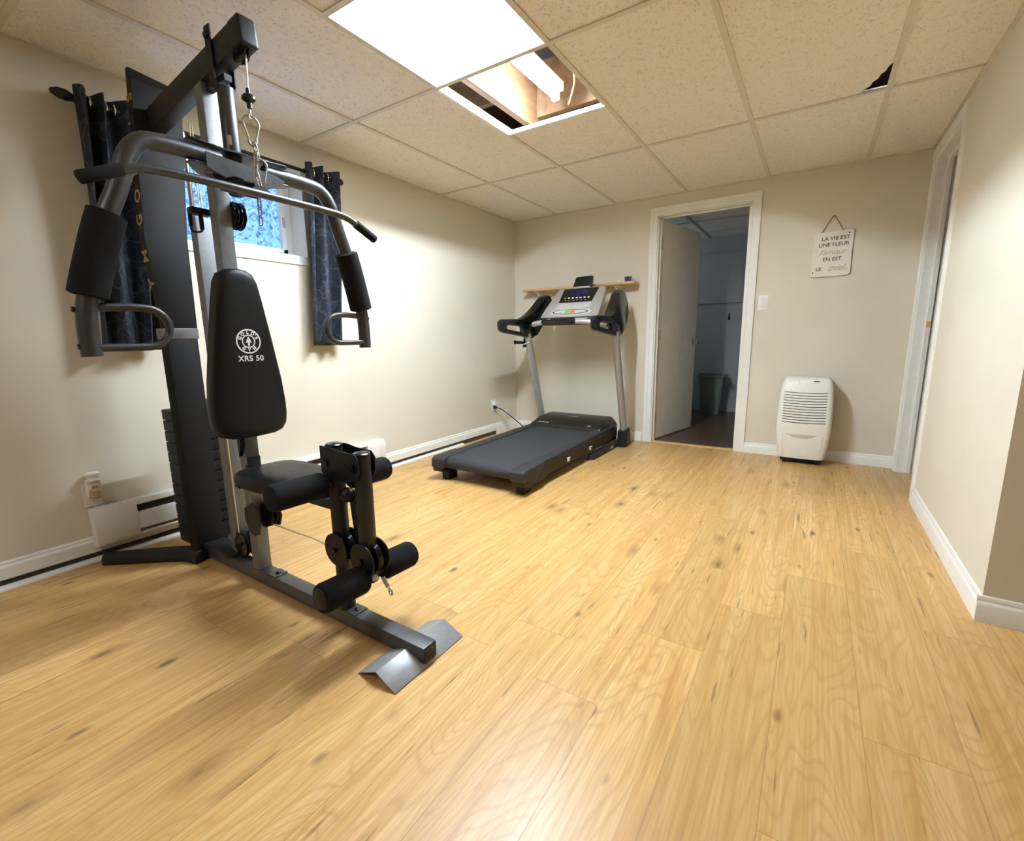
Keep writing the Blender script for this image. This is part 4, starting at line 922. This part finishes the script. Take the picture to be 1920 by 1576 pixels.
# lat bar, chain and snap hooks hang from the cable
def hanging():
    A = -3.372
    def snaphook(label, c, h, ax):
        c = Vector(c); ax = Vector(ax).normalized(); w = h*.27; P = []
        for i in range(13): a = PI*i/12; P.append(c+ax*(w*math.cos(a))+V(0, 0, h*.5-w+w*math.sin(a)))
        P += [c-ax*w*.45+V(0, 0, -h*.32)] + [c-ax*(w*.52*math.cos(a))+V(0, 0, -h*.36-w*.55*math.sin(a)) for a in [PI*i/8 for i in range(9)]] + [c+ax*w*.45+V(0, 0, -h*.32)]
        b = B(); b.tube(P, .0034, 10, closed=True); o = link('snap_hook', b, 'zinc', None, 60, c)
        return tag(o, label, 'snap hook', 'snap hooks on the lat pulldown')
    snaphook('steel snap hook at the cable end, above the chain', (1.137, A, 1.678), .088, (.25, 1, 0))
    snaphook('steel snap hook holding the bar, beside the doubled chain', (1.140, A+.014, 1.556), .078, (.5, 1, 0))
    t = thing('chain', 'steel chain doubled between the snap hooks, its loose end hanging below the bar', 'chain', (1.137, A, 1.60))
    def lnk(p, d, roll):
        p = Vector(p); d = Vector(d).normalized(); s = d.orthogonal().normalized(); s = Matrix.Rotation(roll, 3, d) @ s
        Lh, w = .0105, .0062; P = [p+d*(Lh+w*math.sin(a)*0)+s*0 for a in ()]
        for i in range(9): a = PI*i/8; P.append(p+d*(Lh+w*math.sin(a))+s*w*math.cos(a))
        for i in range(9): a = PI*i/8; P.append(p-d*(Lh+w*math.sin(a))-s*w*math.cos(a))
        b = B(); b.tube(P, .0022, 8, closed=True); link('link', b, 'zinc', t, 60)
    def run(p0, p1, n):
        p0, p1 = Vector(p0), Vector(p1)
        for i in range(n): lnk(p0.lerp(p1, (i+.5)/n), p1-p0, (i % 2)*PI/2+.5)
    run((1.138, A+.003, 1.640), (1.140, A+.012, 1.594), 2)
    run((1.140, A+.004, 1.612), (1.138, A-.004, 1.520), 4)
    run((1.142, A-.002, 1.548), (1.150, A+.004, 1.496), 2)
    run((1.148, A-.006, 1.462), (1.146, A-.006, 1.385), 3)
    l = thing('lat_pulldown_bar', 'long grey lat pulldown bar with bent ends hanging from the chain', 'exercise bar', (1.152, A, 1.48))
    C = [(-.470, 1.412), (-.375, 1.455), (-.345, 1.468), (-.30, 1.476), (-.15, 1.480), (.15, 1.480), (.30, 1.478), (.345, 1.470), (.375, 1.457), (.470, 1.412)]
    P = smoothpath([(1.155, A+y, z) for y, z in C], 2); b = B(); b.tube(P, .0125, 16); link('bar', b, 'gun', l, 60)
    for s in (-1, 1):
        b = B(); p0, p1 = V(1.155, A+s*.378, 1.4565), V(1.155, A+s*.474, 1.4105); b.rod(p0, p1, .0165, .004, 18); link('hand_grip', b, 'foam', l)
    b = B(); b.prism([(1.148, A-.036, 1.488), (1.148, A+.036, 1.488), (1.148, A+.014, 1.507), (1.148, A-.014, 1.507)], (.012, 0, 0)); b.bevel(.002, 1); br = link('hook_bracket', b, 'gun', l)
hanging()

# ------------------------------------------------------------------ treadmill
def treadmill():
    CX = .915; YN = -1.965
    t = thing('treadmill', 'black treadmill with silver uprights and console in the far left corner', 'treadmill', (CX, -1.1, 0))
    def L(name, b, mat, par=None, sm=40): return link(name, b, mat, par or t, sm)
    # belt wraps the rear roller
    bw = .283
    b = B(); prof = [(-.46, .186), (-1.86, .172)] + [(-1.885-.042*math.sin(a), .129+.043*math.cos(a)) for a in [PI*i/8 for i in range(9)]] + [(-.46, .10)]
    b.prism([(CX-bw, y, z) for y, z in prof], (2*bw, 0, 0)); L('running_belt', b, 'belt', None, 30)
    b = B(); b.prism([(CX-.20, -1.83, .088), (CX-.20, -1.70, .075), (CX-.20, -1.4, .09)], (.40, 0, 0)); L('belly_pan', b, 'tm_rail')
    for s in (-1, 1):
        xi, xo = CX+s*(bw+.004), CX+s*.372
        b = B(); b.prism([(xi, -1.80, .150), (xi, -1.80, .176), (xi, -.36, .196), (xi, -.36, .150)], (xo-xi, 0, 0)); b.bevel(.004, 2); L('side_rail', b, 'tm_rail')
        b = B(); b.prism([(xo-s*.008, -1.80, .150), (xo-s*.008, -.30, .155), (xo-s*.008, -.30, .060), (xo-s*.008, -.62, .060), (xo-s*.008, -.66, .072), (xo-s*.008, -1.60, .068), (xo-s*.008, -1.66, .050), (xo-s*.008, -1.80, .050)], (-s*.035, 0, 0)); L('side_frame', b, 'black')
        b = B(); b.box((xo-s*.002, -.64, .090), (xo-s*.040, -.30, .170)); b.bevel(.006, 2); L('motor_side_cover', b, 'tm_rail')
        # rear end cap with its foot
        b = B(); x0, x1 = sorted((xi-s*.012, xo+s*.014)); b.prism([(x0, YN, .100), (x0, YN, .162), (x0, YN+.03, .178), (x0, -1.70, .182), (x0, -1.70, .150), (x0, -1.78, .100)], (x1-x0, 0, 0)); b.bevel(.010, 3); ec = L('end_cap', b, 'tm_rail')
        b = B(); x0, x1 = sorted((xi+s*.0, xo+s*.008)); b.prism([(x0, YN+.012, .070), (x0, YN+.006, .102), (x0, -1.77, .102), (x0, -1.80, .070), (x0, -1.85, .062)], (x1-x0, 0, 0)); b.bevel(.006, 2); L('end_cap_skirt', b, 'black', ec)
        b = B(); b.box((CX+s*.285, -1.90, .001), (CX+s*.345, -1.80, .072)); b.bevel(.006, 2); L('rear_foot', b, 'black')
        for y in (-1.30, -.90):
            b = B(); b.rod((xo-s*.02, y, .085), (xo-s*.02, y, .118), .022, .003, 16); b.box((xo-s*.04, y-.02, .108), (xo+s*.004, y+.02, .116)); o = L('isolator', b, 'dehum')
        # base frame along the floor
        b = B(); b.box((CX+s*.345, -.90, .004), (CX+s*.395, -.16, .045)); b.bevel(.006, 2); fr = L('base_frame', b, 'tm_rail')
        b = B(); b.box((CX+s*.3955, -.52, .014), (CX+s*.3965, -.46, .036)); L('decal', b, 'taupe', fr, 0)
        # upright with base boot
        pb, pt = V(CX+s*.425, -.262, .09), V(CX+s*.425, -.560, 1.03)
        b = B(); d = (pt-pb).normalized(); sd = V(1, 0, 0); fw = sd.cross(d); R = []
        for p in (pb, pt): R.append([b.bm.verts.new(p+sd*.030*math.cos(a)+fw*.042*math.sin(a)) for a in [2*PI*i/20 for i in range(20)]])
        for i in range(20): b.bm.faces.new((R[0][i], R[0][(i+1) % 20], R[1][(i+1) % 20], R[1][i]))
        b.bm.faces.new(R[0]); b.bm.faces.new(R[1]); up = L('upright', b, 'tm_post')
        b = B(); x0 = CX+s*.425-.042; b.prism([(x0, -.185, .002), (x0, -.352, .002), (x0, -.338, .06), (x0, -.330, .150), (x0, -.225, .165), (x0, -.205, .08)], (.084, 0, 0)); b.bevel(.012, 3); L('upright_boot', b, 'black', up)
        # hand rail with cut-out
        xc = CX+s*.425; w = .046
        b = B()
        out = [(-.50, .985), (-.98, 1.040), (-1.020, 1.062), (-1.028, 1.125), (-.99, 1.150), (-.56, 1.165), (-.44, 1.12), (-.46, 1.0)]
        inn = [(-.67, 1.040), (-.92, 1.068), (-.935, 1.080), (-.925, 1.098), (-.90, 1.103), (-.70, 1.095), (-.67, 1.085), (-.665, 1.06)]
        X0, X1 = xc-w/2, xc+w/2
        vo = [[b.bm.verts.new((x, y, z)) for y, z in out] for x in (X0, X1)]; vi = [[b.bm.verts.new((x, y, z)) for y, z in inn] for x in (X0, X1)]
        ordr = [(0, 7, 0)]
        match = [0, 1, 2, 3, 4, 5, 6, 7]
        for k, fl in ((0, 1), (1, 0)):
            for i in range(8):
                j = (i+1) % 8; b.bm.faces.new((vo[k][i], vo[k][j], vi[k][j], vi[k][i]))
        for i in range(8):
            j = (i+1) % 8; b.bm.faces.new((vo[0][i], vo[0][j], vo[1][j], vo[1][i])); b.bm.faces.new((vi[0][i], vi[0][j], vi[1][j], vi[1][i]))
        b.bevel(.010, 3, 40); L('handrail', b, 'black_gloss')
        # curved side wing rising to the console
        b = B()
        wing = [(-.72, 1.150), (-.60, 1.200), (-.50, 1.270), (-.42, 1.345), (-.36, 1.385), (-.30, 1.385), (-.255, 1.350), (-.245, 1.28), (-.28, 1.19), (-.36, 1.09), (-.46, 1.01), (-.50, 1.08)]
        R = []
        for f, dx, sc in ((0, .030, .93), (.25, .026, 1.), (.75, -.034, 1.), (1, -.050, .95)):
            R.append([b.bm.verts.new((xc+s*dx-s*.055*max(0, (z-1.15))/.23*1.0, -.42+(y+.42)*sc, 1.2+(z-1.2)*sc)) for y, z in wing])
        k = len(wing)
        for p, q in zip(R, R[1:]):
            for i in range(k): b.bm.faces.new((p[i], p[(i+1) % k], q[(i+1) % k], q[i]))
        b.bm.faces.new(R[0]); b.bm.faces.new(R[-1]); wg = L('console_wing', b, 'black_gloss', None, 50)
        b = B(); xw = xc-s*.075; b.prism([(xw, -.46, 1.15), (xw, -.50, 1.17), (xw, -.36, 1.33), (xw, -.30, 1.32)], (-s*.05, 0, 0)); b.bevel(.010, 2); L('cup_holder', b, 'black', wg)
    # motor hood
    b = B(); x0, x1 = CX-.345, CX+.345
    prof = [(-.655, .188), (-.640, .214), (-.54, .262), (-.30, .268), (-.235, .235), (-.225, .10), (-.655, .10)]
    R = []
    for x, k in ((x0, .0), (x0+.035, 1), (x1-.035, 1), (x1, .0)):
        R.append([b.bm.verts.new((x, y, z-(.045*(1-k) if z > .23 else 0))) for y, z in prof])
    n = len(prof)
    for p, q in zip(R, R[1:]):
        for i in range(n): b.bm.faces.new((p[i], p[(i+1) % n], q[(i+1) % n], q[i]))
    b.bm.faces.new(R[0]); b.bm.faces.new(R[-1]); b.bevel(.008, 2, 25); hd = L('motor_hood', b, 'hood')
    b = B()
    for xa, xb_, u in ((CX-.275, CX-.165, .10), (CX+.215, CX+.25, .10)):
        y = -.64+.10*u; z = .214+.048*u
        b.prism([(xa, y-.001, z+.0022), (xb_, y-.001, z+.0022), (xb_, y+.010, z+.0072), (xa, y+.010, z+.0072)], (0, -.0002, .0005))
    b.prism([(CX+.01+.06*math.cos(a), -.46+.010*math.sin(a), .2668) for a in [2*PI*i/18 for i in range(18)]], (0, 0, .0004)); L('hood_decal', b, 'tm_silver', hd)
    # console
    bl, tl = V(0, -.600, 1.155), V(0, -.285, 1.440); up = (tl-bl).normalized(); nr = V(1, 0, 0).cross(up)   # outward normal faces the runner
    Lc = (tl-bl).length
    def cp(x, v, d=0.0): return V(CX+x, bl.y, bl.z)+up*v*Lc+nr*d
    O = [(-.235, 0), (-.262, .03), (-.275, .09), (-.270, .30), (-.235, .94), (-.222, .985), (-.20, 1.0), (.20, 1.0), (.222, .985), (.235, .94), (.270, .30), (.275, .09), (.262, .03), (.235, 0), (.12, -.035), (-.12, -.035)]
    b = B(); b.prism([cp(x, v) for x, v in O], -nr*.060); b.bevel(.008, 2, 50); con = L('console', b, 'tm_silver')
    b = B(); b.prism([cp(x, v, .0005) for x, v in ((-.160, .50), (.160, .50), (.172, .955), (-.172, .955))], nr*.003); L('display_panel', b, 'black_gloss', con)
    b = B(); b.prism([cp(x, v, .0036) for x, v in ((-.085, .72), (.085, .72), (.088, .92), (-.088, .92))], nr*.0006); L('screen', b, 'lcd', con)
    for i in range(7):
        x = -.115+.038*i; b = B(); b.prism([cp(x+.011*math.cos(a), .635+.020*math.sin(a), .0036) for a in [2*PI*j/12 for j in range(12)]], nr*.0016); L('button', b, 'white_print' if i else 'tm_post', con)
    b = B()
    for i in range(6):
        x = -.10+.038*i; b.prism([cp(x+.009*math.cos(a), .555+.010*math.sin(a), .0036) for a in [2*PI*j/10 for j in range(10)]], nr*.0010)
    L('button_row', b, 'tm_post', con)
    for x0_, x1_ in ((-.165, -.006), (.006, .165)):
        b = B(); b.prism([cp(x, v, .0003) for x, v in ((x0_, .305), (x1_, .305), (x1_*.98, .475), (x0_*.98, .475))], nr*.002); kp = L('key_pad', b, 'tm_light', con)
        b = B()
        for v in (.335, .385, .435): b.prism([cp(x, vv, .0024) for x, vv in ((x0_+.012, v), (x1_-.012, v), (x1_-.012, v+.012), (x0_+.012, v+.012))], nr*.0006)
        L('key', b, 'tm_silver', kp)
    b = B(); b.prism([cp(.200*math.cos(a), .185+.115*math.sin(a), .0003) for a in [2*PI*j/36 for j in range(36)]], nr*.0016); L('control_bezel', b, 'tm_light', con)
    b = B(); b.prism([cp(.172*math.cos(a), .190+.078*math.sin(a), .0020) for a in [2*PI*j/36 for j in range(36)]], nr*.0008); L('control_ring', b, 'black_gloss', con)
    b = B(); b.prism([cp(.160*math.cos(a), .190+.062*math.sin(a), .0029) for a in [2*PI*j/36 for j in range(36)]], nr*.0006); L('control_plate', b, 'tm_light', con)
    for x0_, x1_, mt, nm in ((-.048, -.004, 'green', 'start_key'), (.002, .048, 'red', 'stop_key')):
        b = B(); b.prism([cp(x, v, .0036) for x, v in ((x0_, .142), (x1_, .142), (x1_, .240), (x0_, .240))], nr*.0012); o = L(nm, b, mt, con); o['label'] = {'green': 'green start key', 'red': 'red stop key'}[mt]
    # book rest above the console
    bu = V(0, .30, .954); bo = cp(0, 1.01, -.004)
    b = B(); b.prism([bo+V(x, 0, 0)+bu*v for x, v in ((-.100, .012), (-.090, 0), (.080, 0), (.088, .010), (.086, .100), (.078, .108), (-.070, .103), (-.082, .094))], V(0, .022, -.007)); b.bevel(.005, 2); L('book_rest', b, 'black', con)
    b = B(); b.prism([cp(x, v, .006) for x, v in ((-.085, .985), (.075, .985), (.070, 1.01), (-.08, 1.01))], -nr*.02); L('book_rest_hinge', b, 'tm_light', con)
    # crossbar in front of the console, with sensor grips
    P = smoothpath([(CX-.425, -.58, 1.085), (CX-.33, -.66, 1.105), (CX-.17, -.70, 1.125), (CX+.17, -.70, 1.125), (CX+.33, -.66, 1.105), (CX+.425, -.58, 1.085)], 3)
    b = B(); b.tube(P, .021, 14); cr = L('crossbar', b, 'black_gloss')
    def seg(a, c): return [p for p in P if a < p.x-CX < c]
    for a, c in ((-.30, -.17), (.12, .28)):
        b = B(); b.tube(seg(a, c), .0225, 14); L('pulse_grip', b, 'tm_silver', cr)
    b = B(); b.rod((CX+.305, -.668, 1.108), (CX+.375, -.622, 1.097), .026, .006, 16); L('end_ferrule', b, 'tm_silver', cr)
    b = B(); b.prism([(CX-.15, -.715, 1.115), (CX+.11, -.715, 1.115), (CX+.10, -.70, 1.155), (CX-.10, -.70, 1.155)], (0, .05, 0)); b.bevel(.006, 2); L('crossbar_cover', b, 'black', cr)
    b = B(); b.box((CX-.30, -.60, 1.10), (CX+.30, -.40, 1.165)); b.bevel(.01, 2); L('console_base', b, 'black')
    # safety key clip parked on the left upright
    u = V(CX-.425, -.262, .09).lerp(V(CX-.425, -.560, 1.03), .93)
    b = B(); b.prism([u+V(-.046, -.040, -.06), u+V(-.02, -.045, -.06), u+V(-.012, -.045, .045), u+V(-.03, -.040, .05)], (0, .03, 0)); b.bevel(.004, 2); b.rod(u+V(-.035, -.04, -.018), u+V(-.115, -.06, -.012), .014, .003, 14); b.rod(u+V(-.105, -.058, -.012), u+V(-.122, -.062, -.012), .019, .003, 14); L('transport_latch', b, 'black')
    b = B(); b.tube(smoothpath([u+V(-.06, -.052, -.028), u+V(-.03, -.066, -.034), u+V(.01, -.062, -.024), u+V(.03, -.035, -.012)], 2), .0035, 8); L('tether', b, 'bright')
    # power cord up to the wall outlet
    b = B(); b.tube(smoothpath([(.56, -.16, .05), (.45, -.20, .01), (.30, -.25, .03), (.17, -.33, .17), (.09, -.42, .27), (.04, -.45, .289)], 3), .005, 8); co = L('power_cord', b, 'black', None, 60)
    b = B(); b.rod((.0095, -.45, .290), (.040, -.45, .288), .015, .003, 14); L('plug', b, 'black', co)
    b = B(); b.box((.0095, -.468, .312), (.030, -.432, .348)); b.bevel(.004, 2); L('plug_adapter', b, 'bright', co)
    b = B(); b.box((.100, -.40, .222), (.104, -.345, .262), Matrix.Translation((0, 0, 0))); b.box((.120, -.385, .190), (.124, -.34, .226)); L('cord_tag', b, 'bright', co)
treadmill()
